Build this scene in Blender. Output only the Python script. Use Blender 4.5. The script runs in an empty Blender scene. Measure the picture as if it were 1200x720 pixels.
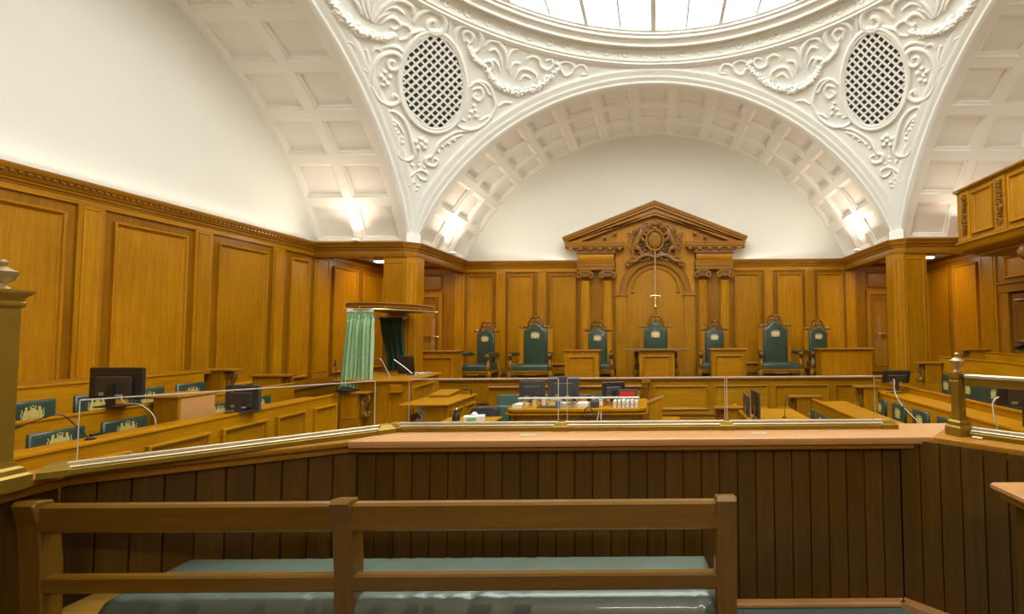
import bpy, bmesh, math, random
from mathutils import Vector, Matrix

# ------------------------------------------------------------------ camera, world, light, exposure
C = bpy.context.scene.collection
scene = bpy.context.scene
PI = math.pi
EYE = Vector((0, 0, 1.6))
_th, _ro = math.radians(2.8), math.radians(0.4)
_F = Vector((0, math.cos(_th), math.sin(_th)))
_U0 = Vector((0, -math.sin(_th), math.cos(_th)))
_R0 = Vector((1, 0, 0))
_R = _R0 * math.cos(_ro) - _U0 * math.sin(_ro)
_U = _R0 * math.sin(_ro) + _U0 * math.cos(_ro)
cam_data = bpy.data.cameras.new('camera')
cam = bpy.data.objects.new('camera', cam_data)
C.objects.link(cam)
cam.matrix_world = Matrix(((_R.x, _U.x, -_F.x, EYE.x), (_R.y, _U.y, -_F.y, EYE.y), (_R.z, _U.z, -_F.z, EYE.z), (0, 0, 0, 1)))
cam_data.sensor_width = 36
cam_data.lens = 36 * 580 / 1200
cam_data.shift_x = -168 / 1200
cam_data.clip_start = 0.02
scene.camera = cam

world = bpy.data.worlds.new('world')
scene.world = world
world.use_nodes = True
world.node_tree.nodes['Background'].inputs[0].default_value = (1.0, 0.95, 0.85, 1)
world.node_tree.nodes['Background'].inputs[1].default_value = 0.3

LAYLIGHT = 5.0          # daylight glow of the glazed laylight


def lamp(name, kind, loc, energy, color=(1, .9, .75), size=.2, target=None, spot=60, sizey=None):
    d = bpy.data.lights.new(name, kind)
    d.energy = energy
    d.color = color
    if kind == 'AREA':
        d.size = size
        if sizey:
            d.shape = 'RECTANGLE'
            d.size_y = sizey
    elif kind == 'SPOT':
        d.spot_size = math.radians(spot)
        d.spot_blend = .8
        d.shadow_soft_size = size
    else:
        d.shadow_soft_size = size
    o = bpy.data.objects.new(name, d)
    C.objects.link(o)
    o.location = loc
    if target is not None:
        o.rotation_euler = (Vector(target) - Vector(loc)).to_track_quat('-Z', 'Y').to_euler()
    return o


# fill strips, added unseen along the cornice to brighten plaster and vaults
lamp('fill_strip', 'AREA', (-6.76, 4.6, 3.43), 12, (1, .95, .88), 10, (-4.2, 4.6, 8), sizey=.08)
lamp('fill_strip', 'AREA', (6.76, 4.6, 3.43), 12, (1, .95, .88), 10, (4.2, 4.6, 8), sizey=.08)
lamp('fill_strip', 'AREA', (-3.5, 12.49, 3.43), 2.5, (1, .93, .85), 2.4, (-3.2, 9.5, 8), sizey=.08)
lamp('fill_strip', 'AREA', (3.5, 12.49, 3.43), 2.5, (1, .93, .85), 2.4, (3.2, 9.5, 8), sizey=.08)
# added fills behind the camera, unseen: for the dock boards and back vault
lamp('added_fill', 'AREA', (4.2, -2.35, 3.7), 45, (1, .93, .82), .8, (-3.2, 3.2, .6), sizey=.3)
lamp('added_fill', 'AREA', (0, -2.35, 3.6), 70, (1, .94, .86), 1.6, (0, 6, 8), sizey=.3)
# uplights standing on the cornice of each vault, and the ceiling lamps of the low corner bays
for sx in (-1, 1):
    lamp('vault_uplight', 'SPOT', (sx * 4.62, 11.35, 3.5), 10, (1, .74, .60), .05, (sx * 4.6, 11.35, 6), 110)
    lamp('vault_uplight', 'AREA', (sx * 4.5, 11.0, 3.47), 26, (1, .88, .74), .3, (0, 10.6, 6.8), 60)
lamp('vault_uplight', 'SPOT', (-5.9, 9.62, 3.5), 9, (1, .74, .62), .05, (-5.9, 9.55, 6), 110)
lamp('vault_uplight', 'AREA', (-5.9, 9.4, 3.52), 9, (1, .86, .7), .5, (-5.9, 6, 7), 60)
lamp('vault_uplight', 'AREA', (5.9, 9.4, 3.52), 6, (1, .86, .7), .5, (5.9, 6, 7), 60)
for x, y in ((-6.2, 11.3), (-5.4, 11.2), (6.2, 11.2), (5.4, 11.2)):
    lamp('bay_lamp', 'AREA', (x, y, 3.24), 16, (1, .82, .55), .3, (x, y, 0))
scene.view_settings.view_transform = 'Standard'
scene.view_settings.look = 'None'
scene.view_settings.gamma = 1
scene.view_settings.use_curve_mapping = False
scene.view_settings.exposure = 0.29
scene.cycles.max_bounces = 8
scene.cycles.diffuse_bounces = 5
scene.cycles.glossy_bounces = 4
scene.cycles.transparent_max_bounces = 12
scene.cycles.sample_clamp_indirect = 4
scene.cycles.use_denoising = True

# ------------------------------------------------------------------ materials
random.seed(7)


def _mat(name):
    m = bpy.data.materials.new(name)
    m.use_nodes = True
    nt = m.node_tree
    return m, nt, nt.nodes['Principled BSDF']


def wood(name, dark, light, axis='z', rough=.36, scale=1.0, coat=.05, fig=.3):
    m, nt, b = _mat(name)
    N, L = nt.nodes.new, nt.links.new
    tc = N('ShaderNodeTexCoord')
    oi = N('ShaderNodeObjectInfo')
    off = N('ShaderNodeVectorMath'); off.operation = 'MULTIPLY_ADD'
    comb = N('ShaderNodeCombineXYZ')
    for i in range(3):
        L(oi.outputs['Random'], comb.inputs[i])
    off.inputs[1].default_value = (37, 53, 29)
    L(comb.outputs[0], off.inputs[0])
    L(tc.outputs['Object'], off.inputs[2])
    mp = N('ShaderNodeMapping')
    s = {'x': (.9, 17, 17), 'y': (17, .9, 17), 'z': (17, 17, .9)}[axis]
    mp.inputs['Scale'].default_value = tuple(v * scale for v in s)
    L(off.outputs[0], mp.inputs[0])
    n1 = N('ShaderNodeTexNoise'); n1.inputs['Scale'].default_value = 1.6; n1.inputs['Detail'].default_value = 7
    n1.inputs['Roughness'].default_value = .62; n1.inputs['Distortion'].default_value = .25
    L(mp.outputs[0], n1.inputs['Vector'])
    n2 = N('ShaderNodeTexNoise'); n2.inputs['Scale'].default_value = 1.3; n2.inputs['Detail'].default_value = 3
    L(off.outputs[0], n2.inputs['Vector'])
    mp3 = N('ShaderNodeMapping')
    s3 = {'x': (5, 60, 60), 'y': (60, 5, 60), 'z': (60, 60, 5)}[axis]
    mp3.inputs['Scale'].default_value = s3
    L(off.outputs[0], mp3.inputs[0])
    n3 = N('ShaderNodeTexNoise'); n3.inputs['Scale'].default_value = 1.5; n3.inputs['Detail'].default_value = 4
    L(mp3.outputs[0], n3.inputs['Vector'])
    r = N('ShaderNodeValToRGB')
    r.color_ramp.elements[0].position = .25; r.color_ramp.elements[0].color = (*dark, 1)
    r.color_ramp.elements[1].position = .75; r.color_ramp.elements[1].color = (*light, 1)
    ad = N('ShaderNodeMath'); ad.operation = 'MULTIPLY_ADD'; ad.inputs[1].default_value = .35
    L(n2.outputs['Fac'], ad.inputs[0])
    mu = N('ShaderNodeMath'); mu.operation = 'MULTIPLY_ADD'; mu.inputs[1].default_value = .65
    L(n1.outputs['Fac'], mu.inputs[0]); L(ad.outputs[0], mu.inputs[2])
    m3 = N('ShaderNodeMath'); m3.operation = 'MULTIPLY'; m3.inputs[1].default_value = .0
    ad.inputs[2].default_value = 0
    L(mu.outputs[0], r.inputs[0])
    mix = N('ShaderNodeMix'); mix.data_type = 'RGBA'; mix.blend_type = 'MULTIPLY'
    r3 = N('ShaderNodeValToRGB')
    r3.color_ramp.elements[0].position = .38; r3.color_ramp.elements[0].color = (.62, .58, .5, 1)
    r3.color_ramp.elements[1].position = .52; r3.color_ramp.elements[1].color = (1, 1, 1, 1)
    L(n3.outputs['Fac'], r3.inputs[0])
    mix.inputs[0].default_value = fig
    L(r.outputs[0], mix.inputs[6]); L(r3.outputs[0], mix.inputs[7])
    # every board its own tone
    hsv = N('ShaderNodeHueSaturation')
    mr = N('ShaderNodeMapRange'); mr.inputs['To Min'].default_value = .86; mr.inputs['To Max'].default_value = 1.1
    L(oi.outputs['Random'], mr.inputs['Value']); L(mr.outputs[0], hsv.inputs['Value'])
    L(mix.outputs[2], hsv.inputs['Color'])
    L(hsv.outputs[0], b.inputs['Base Color'])
    rr = N('ShaderNodeMapRange'); rr.inputs['To Min'].default_value = rough - .06; rr.inputs['To Max'].default_value = rough + .14
    L(n2.outputs['Fac'], rr.inputs['Value']); L(rr.outputs[0], b.inputs['Roughness'])
    b.inputs['Coat Weight'].default_value = coat
    b.inputs['Specular IOR Level'].default_value = .2
    b.inputs['Coat Roughness'].default_value = .22
    bp = N('ShaderNodeBump'); bp.inputs['Strength'].default_value = .12; bp.inputs['Distance'].default_value = .002
    L(n3.outputs['Fac'], bp.inputs['Height']); L(bp.outputs[0], b.inputs['Normal'])
    return m


def plain(name, col, rough=.5, metal=0, var=.06, nscale=8, bump=0, coat=0, spec=.5, sheen=0, bscale=None):
    m, nt, b = _mat(name)
    N, L = nt.nodes.new, nt.links.new
    tc = N('ShaderNodeTexCoord')
    n = N('ShaderNodeTexNoise'); n.inputs['Scale'].default_value = nscale; n.inputs['Detail'].default_value = 5
    L(tc.outputs['Object'], n.inputs['Vector'])
    r = N('ShaderNodeValToRGB')
    r.color_ramp.elements[0].position = .3; r.color_ramp.elements[1].position = .7
    r.color_ramp.elements[0].color = (*[c * (1 - var) for c in col], 1)
    r.color_ramp.elements[1].color = (*[min(1, c * (1 + var)) for c in col], 1)
    L(n.outputs['Fac'], r.inputs[0]); L(r.outputs[0], b.inputs['Base Color'])
    b.inputs['Roughness'].default_value = rough
    b.inputs['Metallic'].default_value = metal
    b.inputs['Coat Weight'].default_value = coat
    b.inputs['Specular IOR Level'].default_value = spec
    b.inputs['Sheen Weight'].default_value = sheen
    if bump:
        n2 = N('ShaderNodeTexNoise'); n2.inputs['Scale'].default_value = bscale or nscale * 5; n2.inputs['Detail'].default_value = 3
        L(tc.outputs['Object'], n2.inputs['Vector'])
        bp = N('ShaderNodeBump'); bp.inputs['Strength'].default_value = bump; bp.inputs['Distance'].default_value = .01
        L(n2.outputs['Fac'], bp.inputs['Height']); L(bp.outputs[0], b.inputs['Normal'])
    return m


def glow(name, col, strength):
    m, nt, b = _mat(name)
    b.inputs['Base Color'].default_value = (*col, 1)
    b.inputs['Emission Color'].default_value = (*col, 1)
    b.inputs['Emission Strength'].default_value = strength
    return m


OAKD, OAKL = (.31, .118, .0012), (.55, .25, .0025)
M = {}
for ax in 'xyz':
    M['oak_' + ax] = wood('oak_' + ax, OAKD, OAKL, ax)
    M['rail_' + ax] = wood('rail_' + ax, (.26, .10, .006), (.42, .19, .012), ax, .32)
    M['carved_' + ax] = wood('carved_' + ax, (.16, .06, .005), (.30, .13, .012), ax, .3, coat=.35)
    M['plank_' + ax] = wood('plank_' + ax, (.078, .034, .003), (.14, .066, .006), ax, .34, coat=.2)
M['stile'] = wood('stile', (.19, .068, .0012), (.38, .16, .003), 'z')
M['carved_shade'] = wood('carved_shade', (.05, .018, .002), (.10, .04, .005), 'z', .4)  # recess shade of the coat of arms, painted as dark wood
M['ledge'] = wood('ledge', (.50, .235, .08), (.62, .32, .125), 'x', .3, coat=.3, fig=.2)
M['bench'] = wood('bench', (.12, .050, .003), (.20, .095, .007), 'x', .32, coat=.35, fig=.25)
M['bench_post'] = wood('bench_post', (.12, .050, .003), (.20, .095, .007), 'z', .32, coat=.35, fig=.25)
M['seatboard'] = wood('seatboard', (.30, .15, .02), (.50, .27, .045), 'x', .35)
M['plaster'] = plain('plaster', (.75, .74, .665), .75, var=.015, nscale=1.5, bump=.02)  # darker than the vaults: offsets the laylight's direct light in the wall colour
M['plaster_trim'] = plain('plaster_trim', (.90, .90, .84), .6, var=.015, nscale=3)
M['plaster_ornament'] = plain('plaster_ornament', (.90, .90, .84), .55, var=.02, nscale=9)
M['coffer'] = plain('coffer', (.84, .81, .73), .7, var=.015, nscale=2)
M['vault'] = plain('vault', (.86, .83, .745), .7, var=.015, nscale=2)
M['leather'] = plain('leather', (.040, .068, .045), .33, var=.15, nscale=5, bump=.12, coat=.15, bscale=60)
M['leather_seat'] = plain('leather_seat', (.095, .122, .092), .38, var=.10, nscale=3, bump=.1, bscale=50, coat=.35, spec=.7)
M['leather_teal'] = plain('leather_teal', (.085, .155, .125), .45, var=.1, nscale=4)
M['gold'] = plain('gold', (.72, .60, .20), .42, metal=.3, var=.2, nscale=40)
M['gold_pale'] = plain('gold_pale', (.78, .66, .36), .42, metal=.3, var=.2, nscale=40)
M['brass'] = plain('brass', (.27, .165, .015), .36, metal=.55, var=.12, nscale=6)
M['brass_light'] = plain('brass_light', (.60, .50, .34), .38, metal=.5, var=.1, nscale=6)
M['urn_brass'] = plain('urn_brass', (.42, .31, .15), .36, metal=.55, var=.1, nscale=6)
M['bright_brass'] = plain('bright_brass', (.8, .68, .38), .25, metal=.9, var=.06, nscale=10)
M['black'] = plain('black', (.022, .020, .020), .35, var=.15)
M['black_matt'] = plain('black_matt', (.05, .045, .045), .5, var=.15)
M['steel'] = plain('steel', (.5, .5, .5), .3, metal=.7, var=.05)
M['white'] = plain('white', (.75, .73, .68), .6, var=.05)
M['cable'] = plain('cable', (.5, .48, .43), .5)
M['paper'] = plain('paper', (.75, .74, .68), .8, var=.04)
M['green_box'] = plain('green_box', (.2, .45, .2), .7)
M['blue'] = plain('blue', (.06, .12, .35), .5)
M['red_screen'] = glow('red_screen', (.30, .012, .01), .5)
M['carpet'] = plain('carpet', (.10, .14, .135), .95, var=.15, nscale=60, bump=.3)
M['void_shade'] = plain('void_shade', (.045, .043, .038), .9, var=.6, nscale=5)  # sheets in this colour stand for shade behind lattice and door leaf
M['edge'] = plain('edge', (.72, .70, .64), .25, var=.02)
M['lamp_glass'] = glow('lamp_glass', (1, .9, .7), 5)
M['uplight_glass'] = glow('uplight_glass', (1, .85, .7), 9)


def curtain_mat(name, col, rough=.8):
    m, nt, b = _mat(name)
    N, L = nt.nodes.new, nt.links.new
    tc = N('ShaderNodeTexCoord')
    mp = N('ShaderNodeMapping'); mp.inputs['Scale'].default_value = (90, 90, 14)
    n = N('ShaderNodeTexNoise'); n.inputs['Scale'].default_value = 2; n.inputs['Detail'].default_value = 4
    L(tc.outputs['Object'], mp.inputs[0]); L(mp.outputs[0], n.inputs['Vector'])
    r = N('ShaderNodeValToRGB')
    r.color_ramp.elements[0].position = .35; r.color_ramp.elements[1].position = .7
    r.color_ramp.elements[0].color = (*[c * .82 for c in col], 1)
    r.color_ramp.elements[1].color = (*[c * 1.18 for c in col], 1)
    L(n.outputs['Fac'], r.inputs[0]); L(r.outputs[0], b.inputs['Base Color'])
    b.inputs['Roughness'].default_value = rough
    b.inputs['Sheen Weight'].default_value = .2
    return m


M['curtain_light'] = curtain_mat('curtain_light', (.36, .56, .29))
M['curtain_dark'] = curtain_mat('curtain_dark', (.035, .095, .05))

m, nt, b = _mat('glass')
b.inputs['Base Color'].default_value = (.97, 1, .98, 1)
b.inputs['Roughness'].default_value = .0
b.inputs['Transmission Weight'].default_value = 1
b.inputs['IOR'].default_value = 1.12
M['glass'] = m

# the laylight glass: obscured panes with daylight behind
m, nt, b = _mat('daylight_glass')
b.inputs['Base Color'].default_value = (.9, .92, .85, 1)
b.inputs['Emission Color'].default_value = (.95, 1.0, .97, 1)
b.inputs['Emission Strength'].default_value = LAYLIGHT
b.inputs['Roughness'].default_value = .4
M['daylight_glass'] = m


# ------------------------------------------------------------------ mesh building
class MB:
    """collects geometry of one mesh; fr maps local (u,v,w) to world"""

    def __init__(self, fr=None):
        self.v, self.f, self.fr = [], [], fr or (lambda p: p)
        self.smooth = False

    def add(self, pts, faces):
        k = len(self.v)
        self.v += [tuple(self.fr(p)) for p in pts]
        self.f += [tuple(k + i for i in f) for f in faces]
        return self

    def box(self, x0, x1, y0, y1, z0, z1):
        P = [(x, y, z) for z in (z0, z1) for y in (y0, y1) for x in (x0, x1)]
        return self.add(P, [(0, 2, 3, 1), (4, 5, 7, 6), (0, 1, 5, 4), (2, 6, 7, 3), (0, 4, 6, 2), (1, 3, 7, 5)])

    def bbox(self, x0, x1, y0, y1, z0, z1, c=.006):
        """box with all top/bottom edges chamfered"""
        r = [(x0 + c, x1 - c, y0 + c, y1 - c, z0), (x0, x1, y0, y1, z0 + c), (x0, x1, y0, y1, z1 - c), (x0 + c, x1 - c, y0 + c, y1 - c, z1)]
        P, F = [], []
        for a, b_, c_, d, z in r:
            P += [(a, c_, z), (b_, c_, z), (b_, d, z), (a, d, z)]
        for i in range(3):
            for j in range(4):
                k = (j + 1) % 4
                F.append((i * 4 + j, i * 4 + k, i * 4 + 4 + k, i * 4 + 4 + j))
        F += [(3, 2, 1, 0), (12, 13, 14, 15)]
        return self.add(P, F)

    def rings(self, rings, close=True, cap0=True, cap1=True):
        n = len(rings[0])
        P = [p for r in rings for p in r]
        F = []
        for i in range(len(rings) - 1):
            for j in range(n if close else n - 1):
                k = (j + 1) % n
                F.append((i * n + j, i * n + k, (i + 1) * n + k, (i + 1) * n + j))
        if cap0: F.append(tuple(range(n - 1, -1, -1)))
        if cap1: F.append(tuple((len(rings) - 1) * n + j for j in range(n)))
        return self.add(P, F)

    def prism(self, poly, z0, z1, axes='xyz'):
        """poly in the first two axes, extruded along the third"""
        def m(a, b_, c_):
            d = dict(zip(axes, (a, b_, c_)))
            return (d['x'], d['y'], d['z'])
        return self.rings([[m(a, b_, z0) for a, b_ in poly], [m(a, b_, z1) for a, b_ in poly]])

    def cprism(self, poly, z0, z1, c=.012):
        """prism of an xy polygon with a chamfered upper edge (convex polygons)"""
        cx = sum(p[0] for p in poly) / len(poly); cy = sum(p[1] for p in poly) / len(poly)
        def sh(k):
            o = []
            for x, y in poly:
                d = math.hypot(x - cx, y - cy) or 1
                o.append((x - (x - cx) / d * k, y - (y - cy) / d * k))
            return o
        return self.rings([[(x, y, z) for x, y in sh(k)] for k, z in ((c, z0), (0, z0 + c), (0, z1 - c), (c, z1))])

    def lathe(self, prof, c=(0, 0, 0), seg=16):
        R = []
        for r, z in prof:
            R.append([(c[0] + r * math.cos(2 * PI * j / seg), c[1] + r * math.sin(2 * PI * j / seg), c[2] + z) for j in range(seg)])
        return self.rings(R)

    def tube(self, pts, rad, seg=8, flat=None, sub=0, caps=True):
        pts = [Vector(p) for p in pts]
        if not isinstance(rad, (list, tuple)): rad = [rad] * len(pts)
        if sub:
            pts, rad = spline(pts, rad, sub)
        R = []
        up = None
        for i, p in enumerate(pts):
            t = (pts[min(i + 1, len(pts) - 1)] - pts[max(i - 1, 0)])
            if t.length < 1e-9: t = Vector((0, 0, 1))
            t.normalize()
            if up is None:
                up = Vector(flat) if flat else (Vector((0, 0, 1)) if abs(t.z) < .9 else Vector((1, 0, 0)))
            if flat: up = Vector(flat)
            s_ = t.cross(up)
            if s_.length < 1e-6: s_ = t.orthogonal()
            s_.normalize()
            u = s_.cross(t).normalized()
            if not flat: up = u
            R.append([tuple(p + s_ * (math.cos(2 * PI * j / seg) * rad[i]) + u * (math.sin(2 * PI * j / seg) * rad[i])) for j in range(seg)])
        return self.rings(R, cap0=caps, cap1=caps)

    def ball(self, c, r, seg=8, rg=5):
        if not isinstance(r, (list, tuple)): r = (r, r, r)
        R = []
        for i in range(1, rg):
            a = PI * i / rg
            R.append([(c[0] + r[0] * math.sin(a) * math.cos(2 * PI * j / seg), c[1] + r[1] * math.sin(a) * math.sin(2 * PI * j / seg), c[2] + r[2] * math.cos(a)) for j in range(seg)])
        return self.rings(R)

    def sweep(self, prof, path, close=False, caps=True):
        """prof: list of (out, up); path: list of (point, outdir) ; up is world z"""
        R = []
        for p, o in path:
            R.append([(p[0] + o[0] * a, p[1] + o[1] * a, p[2] + h) for a, h in prof])
        if close: R.append(R[0])
        return self.rings(R, cap0=caps and not close, cap1=caps and not close)

    def mesh(self, name):
        me = bpy.data.meshes.new(name)
        me.from_pydata(self.v, [], self.f)
        bm = bmesh.new(); bm.from_mesh(me)
        bmesh.ops.recalc_face_normals(bm, faces=bm.faces)
        if self.smooth:
            for f in bm.faces: f.smooth = True
            for e in bm.edges:
                if len(e.link_faces) == 2 and e.calc_face_angle(0) > math.radians(self.smooth if self.smooth is not True else 40):
                    e.smooth = False
        bm.to_mesh(me); bm.free()
        me.update()
        return me


def spline(pts, rad, sub):
    n = len(pts)
    P, Rr = [], []
    for i in range(n - 1):
        p0, p1, p2, p3 = pts[max(i - 1, 0)], pts[i], pts[i + 1], pts[min(i + 2, n - 1)]
        for k in range(sub):
            t = k / sub
            P.append(.5 * ((2 * p1) + (p2 - p0) * t + (2 * p0 - 5 * p1 + 4 * p2 - p3) * t * t + (3 * p1 - p0 - 3 * p2 + p3) * t ** 3))
            Rr.append(rad[i] * (1 - t) + rad[i + 1] * t)
    P.append(pts[-1]); Rr.append(rad[-1])
    return P, Rr


def setmat(me, mat):
    me.materials.clear()
    me.materials.append(M[mat] if isinstance(mat, str) else mat)


def ob(name, mb, mat, parent=None, label=None, smooth=None):
    """links one mesh object; mb is in world coordinates (or local when the parent stands at the origin)"""
    if smooth: mb.smooth = smooth
    me = mb.mesh(name) if isinstance(mb, MB) else mb
    if mat is not None: setmat(me, mat)
    o = bpy.data.objects.new(name, me)
    C.objects.link(o)
    if parent is not None:
        o.parent = parent
    if label: o['label'] = label
    return o


def inst(name, me, parent=None, loc=(0, 0, 0), rot=(0, 0, 0), scale=(1, 1, 1)):
    o = bpy.data.objects.new(name, me)
    C.objects.link(o)
    o.location = loc; o.rotation_euler = rot; o.scale = scale
    if parent is not None: o.parent = parent
    return o


def tag(o, label, cat, group=None):
    o['label'] = label; o['category'] = cat
    if group: o['group'] = group
    return o


def struct(o):
    o['kind'] = 'structure'
    return o


def empty(name, loc=(0, 0, 0), rz=0):
    o = bpy.data.objects.new(name, None)
    o.empty_display_size = .1
    C.objects.link(o)
    o.location = loc; o.rotation_euler = (0, 0, rz)
    return o


def thing(name, label, cat, loc=(0, 0, 0), rz=0, group=None):
    return tag(empty(name, loc, rz), label, cat, group)


def copy_tree(o, parent=None):
    c = o.copy(); C.objects.link(c)
    if parent is not None:
        c.parent = parent
    for ch in o.children:
        copy_tree(ch, c)
    return c


def shifted(loc):
    """frame: world coordinates -> coordinates relative to loc"""
    return lambda p: (p[0] - loc[0], p[1] - loc[1], p[2] - loc[2])


# frames of the wall faces: u along the wall, v up, w out of the wall into the room
def fr_left(x):  return lambda p: (x + p[2], p[0], p[1])
def fr_right(x): return lambda p: (x - p[2], p[0], p[1])
def fr_back(y):  return lambda p: (p[0], y - p[2], p[1])
def fr_front(y): return lambda p: (p[0], y + p[2], p[1])


def ubox(fr, u0, u1, v0, v1, w0, w1):
    return MB(fr).box(u0, u1, v0, v1, w0, w1)


def panel_mb(fr, u0, u1, v0, v1, prof=((0, 0), (0, .038), (.012, .044), (.028, .036), (.036, .014), (.05, .008), (.055, .002)), field=.003):
    """bolection moulding round a sunk field"""
    R = []
    for i, h in prof:
        R.append([(u0 + i, v0 + i, h), (u1 - i, v0 + i, h), (u1 - i, v1 - i, h), (u0 + i, v1 - i, h)])
    i = prof[-1][0]
    R.append([(u0 + i + .004, v0 + i + .004, field), (u1 - i - .004, v0 + i + .004, field), (u1 - i - .004, v1 - i - .004, field), (u0 + i + .004, v1 - i - .004, field)])
    return MB(fr).rings(R, cap0=False)

# ------------------------------------------------------------------ the plan of the hall
YC, HA, RA, ZC = 5.03, 4.97, 5.24, 1.445       # dome centre, half side of the square, arch radius and its centre height
RS = math.sqrt(HA * HA + RA * RA)              # sphere of the pendentives
ZS = 3.41                                      # springing line = top of the timber cornice
XW, YB, YF = 6.86, 12.62, -2.6                 # side walls, back wall, front wall
ASP = math.acos((ZS - ZC) / RA)                # half angle of the arches
WELL = -0.7                                    # floor of the well of the court

floor = struct(ob('floor', MB().box(-XW, XW, YF, YB, WELL - .1, WELL), 'carpet'))

# ---- walls: plaster lunettes above, oak panelling below
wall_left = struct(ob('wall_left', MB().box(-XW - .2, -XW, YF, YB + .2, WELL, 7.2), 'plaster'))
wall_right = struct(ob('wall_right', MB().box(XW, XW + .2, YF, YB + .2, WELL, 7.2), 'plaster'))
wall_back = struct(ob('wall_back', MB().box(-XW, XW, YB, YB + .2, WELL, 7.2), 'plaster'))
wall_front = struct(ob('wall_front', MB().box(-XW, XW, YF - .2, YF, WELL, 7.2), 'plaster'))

COR = [(0, 0), (.035, 0), (.04, .02), (.055, .03), (.06, .055), (.075, .065), (.10, .11), (.105, .125), (.125, .135), (.14, .165), (.145, .19), (0, .19)]


def cornice(name, p0, p1, out, z, parent=None, h=1.0, mat='carved_x', prof=None):
    pr = [(a * h, b * h) for a, b in (prof or COR)]
    o = ob(name, MB().sweep(pr, [((p0[0], p0[1], z), out), ((p1[0], p1[1], z), out)]), mat, parent)
    return o


def dentils(parent, p0, p1, out, z, step=.075, d=.05, w=.04, h=.045, mat='carved_z'):
    mb = MB()
    p0, p1 = Vector(p0), Vector(p1)
    L = (p1 - p0).length; t = (p1 - p0) / L
    o2 = Vector(out)
    n = int(L / step)
    for i in range(n):
        c = p0 + t * (i + .5) * L / n
        a = c - t * w / 2; b_ = c + t * w / 2
        q = [a, b_, b_ + o2 * d, a + o2 * d]
        mb.rings([[(v.x, v.y, z) for v in q], [(v.x, v.y, z + h) for v in q]])
    o = ob('carved_band', mb, mat, parent)
    o['kind'] = 'stuff'
    return o


def panelling(wall, fr, u0, u1, v0, v1, bays, ax, out, pan_top=3.03, pil_top=3.15, pil_w=.27, base=.66, cornice_ax=None):
    """oak boarding with a cornice; bays = list of ('p'|'s', u0, u1) for sunk panels and pilaster strips"""
    ob('oak_backing', ubox(fr, u0, u1, v0, v1, 0, .02), 'stile', wall)
    for k, a, b_ in bays:
        if k == 'p':
            ob('panel', panel_mb(lambda p: fr((p[0], p[1], p[2] + .02)), a, b_, base + .1, pan_top), 'oak_z', wall)
        elif k == 's':
            mb = ubox(fr, a, b_, base + .03, pil_top - .001, .02, .05)
            o = ob('pilaster', mb, 'oak_z', wall)
            ob('panel', panel_mb(lambda p: fr((p[0], p[1], p[2] + .05)), a + .05, b_ - .05, base + .16, pil_top - .03,
                                 prof=((0, 0), (0, .010), (.008, .012), (.018, .002))), 'oak_z', o)
    ob('skirting', MB(fr).box(u0, u1, base - .12, base, .02, .06).box(u0, u1, base, base + .03, .02, .045), 'rail_' + ax, wall)
    ob('frieze', ubox(fr, u0, u1, pil_top + .0, 3.215, .02, .05), 'oak_' + ax, wall)


def bays_for(c0, n, step, pw=.29, gap=.11, lim=None):
    out = []
    for i in range(n):
        c = c0 + i * step
        out.append(('s', c - pw / 2, c + pw / 2))
        out.append(('p', c + pw / 2 + gap, c + step - pw / 2 - gap))
    if lim:
        out = [b for b in out if b[1] > lim[0] and b[2] < lim[1]]
    return out


side_bays = bays_for(-.05 - 1.495 * 1, 9, 1.495)
side_bays = [b for b in side_bays if b[2] < 9.75 and b[1] > YF]
side_bays += [('p', 9.22, 9.72)] if not any(b[0] == 'p' and b[1] > 9.1 for b in side_bays) else []
side_bays += [('s', 9.87, 10.33), ('p', 10.46, 11.3), ('p', 11.48, 12.4)]
panelling(wall_left, fr_left(-XW), YF, YB, WELL, 3.3, side_bays, 'y', (1, 0, 0))
rb = [b for b in side_bays if b[1] > 9.8 or b[2] < 8.3]
panelling(wall_right, fr_right(XW), YF, YB, WELL, 3.3, rb, 'y', (-1, 0, 0))
# left cornice along the wall, only as far as the beam
for wl, sx in ((wall_left, -1), (wall_right, 1)):
    o_ = (-sx, 0, 0)
    cornice('cornice', (sx * (XW - .02), YF), (sx * (XW - .02), 9.84), o_, 3.22, wl, mat='rail_y')
    dentils(wl, (sx * (XW - .085), YF, 0), (sx * (XW - .085), 9.8, 0), o_, 3.325, mat='carved_y')

# back wall: strips and panels either side of the pediment
bb = []
for sx in (-1, 1):
    def q(k, a, b_):
        bb.append((k, min(sx * a, sx * b_), max(sx * a, sx * b_)))
    q('p', 2.02, 2.68); q('s', 2.78, 3.0); q('p', 3.12, 3.74); q('s', 3.82, 4.05); q('p', 4.14, 4.78)
    q('s', 4.86, 5.10)
panelling(wall_back, fr_back(YB), -XW, XW, WELL, 3.3, bb, 'x', (0, -1, 0), pan_top=3.05, pil_top=3.13)
cornice('cornice', (-4.9, YB - .02), (-1.9, YB - .02), (0, -1, 0), 3.22, wall_back, mat='rail_x')
cornice('cornice', (1.9, YB - .02), (4.9, YB - .02), (0, -1, 0), 3.22, wall_back, mat='rail_x')
dentils(wall_back, (-4.9, YB - .085, 0), (-2.1, YB - .085, 0), (0, -1, 0), 3.325)
dentils(wall_back, (2.1, YB - .085, 0), (4.9, YB - .085, 0), (0, -1, 0), 3.325)
ob('oak_backing', ubox(fr_front(YF), -XW, XW, WELL, 3.4, 0, .02), 'oak_z', wall_front)

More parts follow.
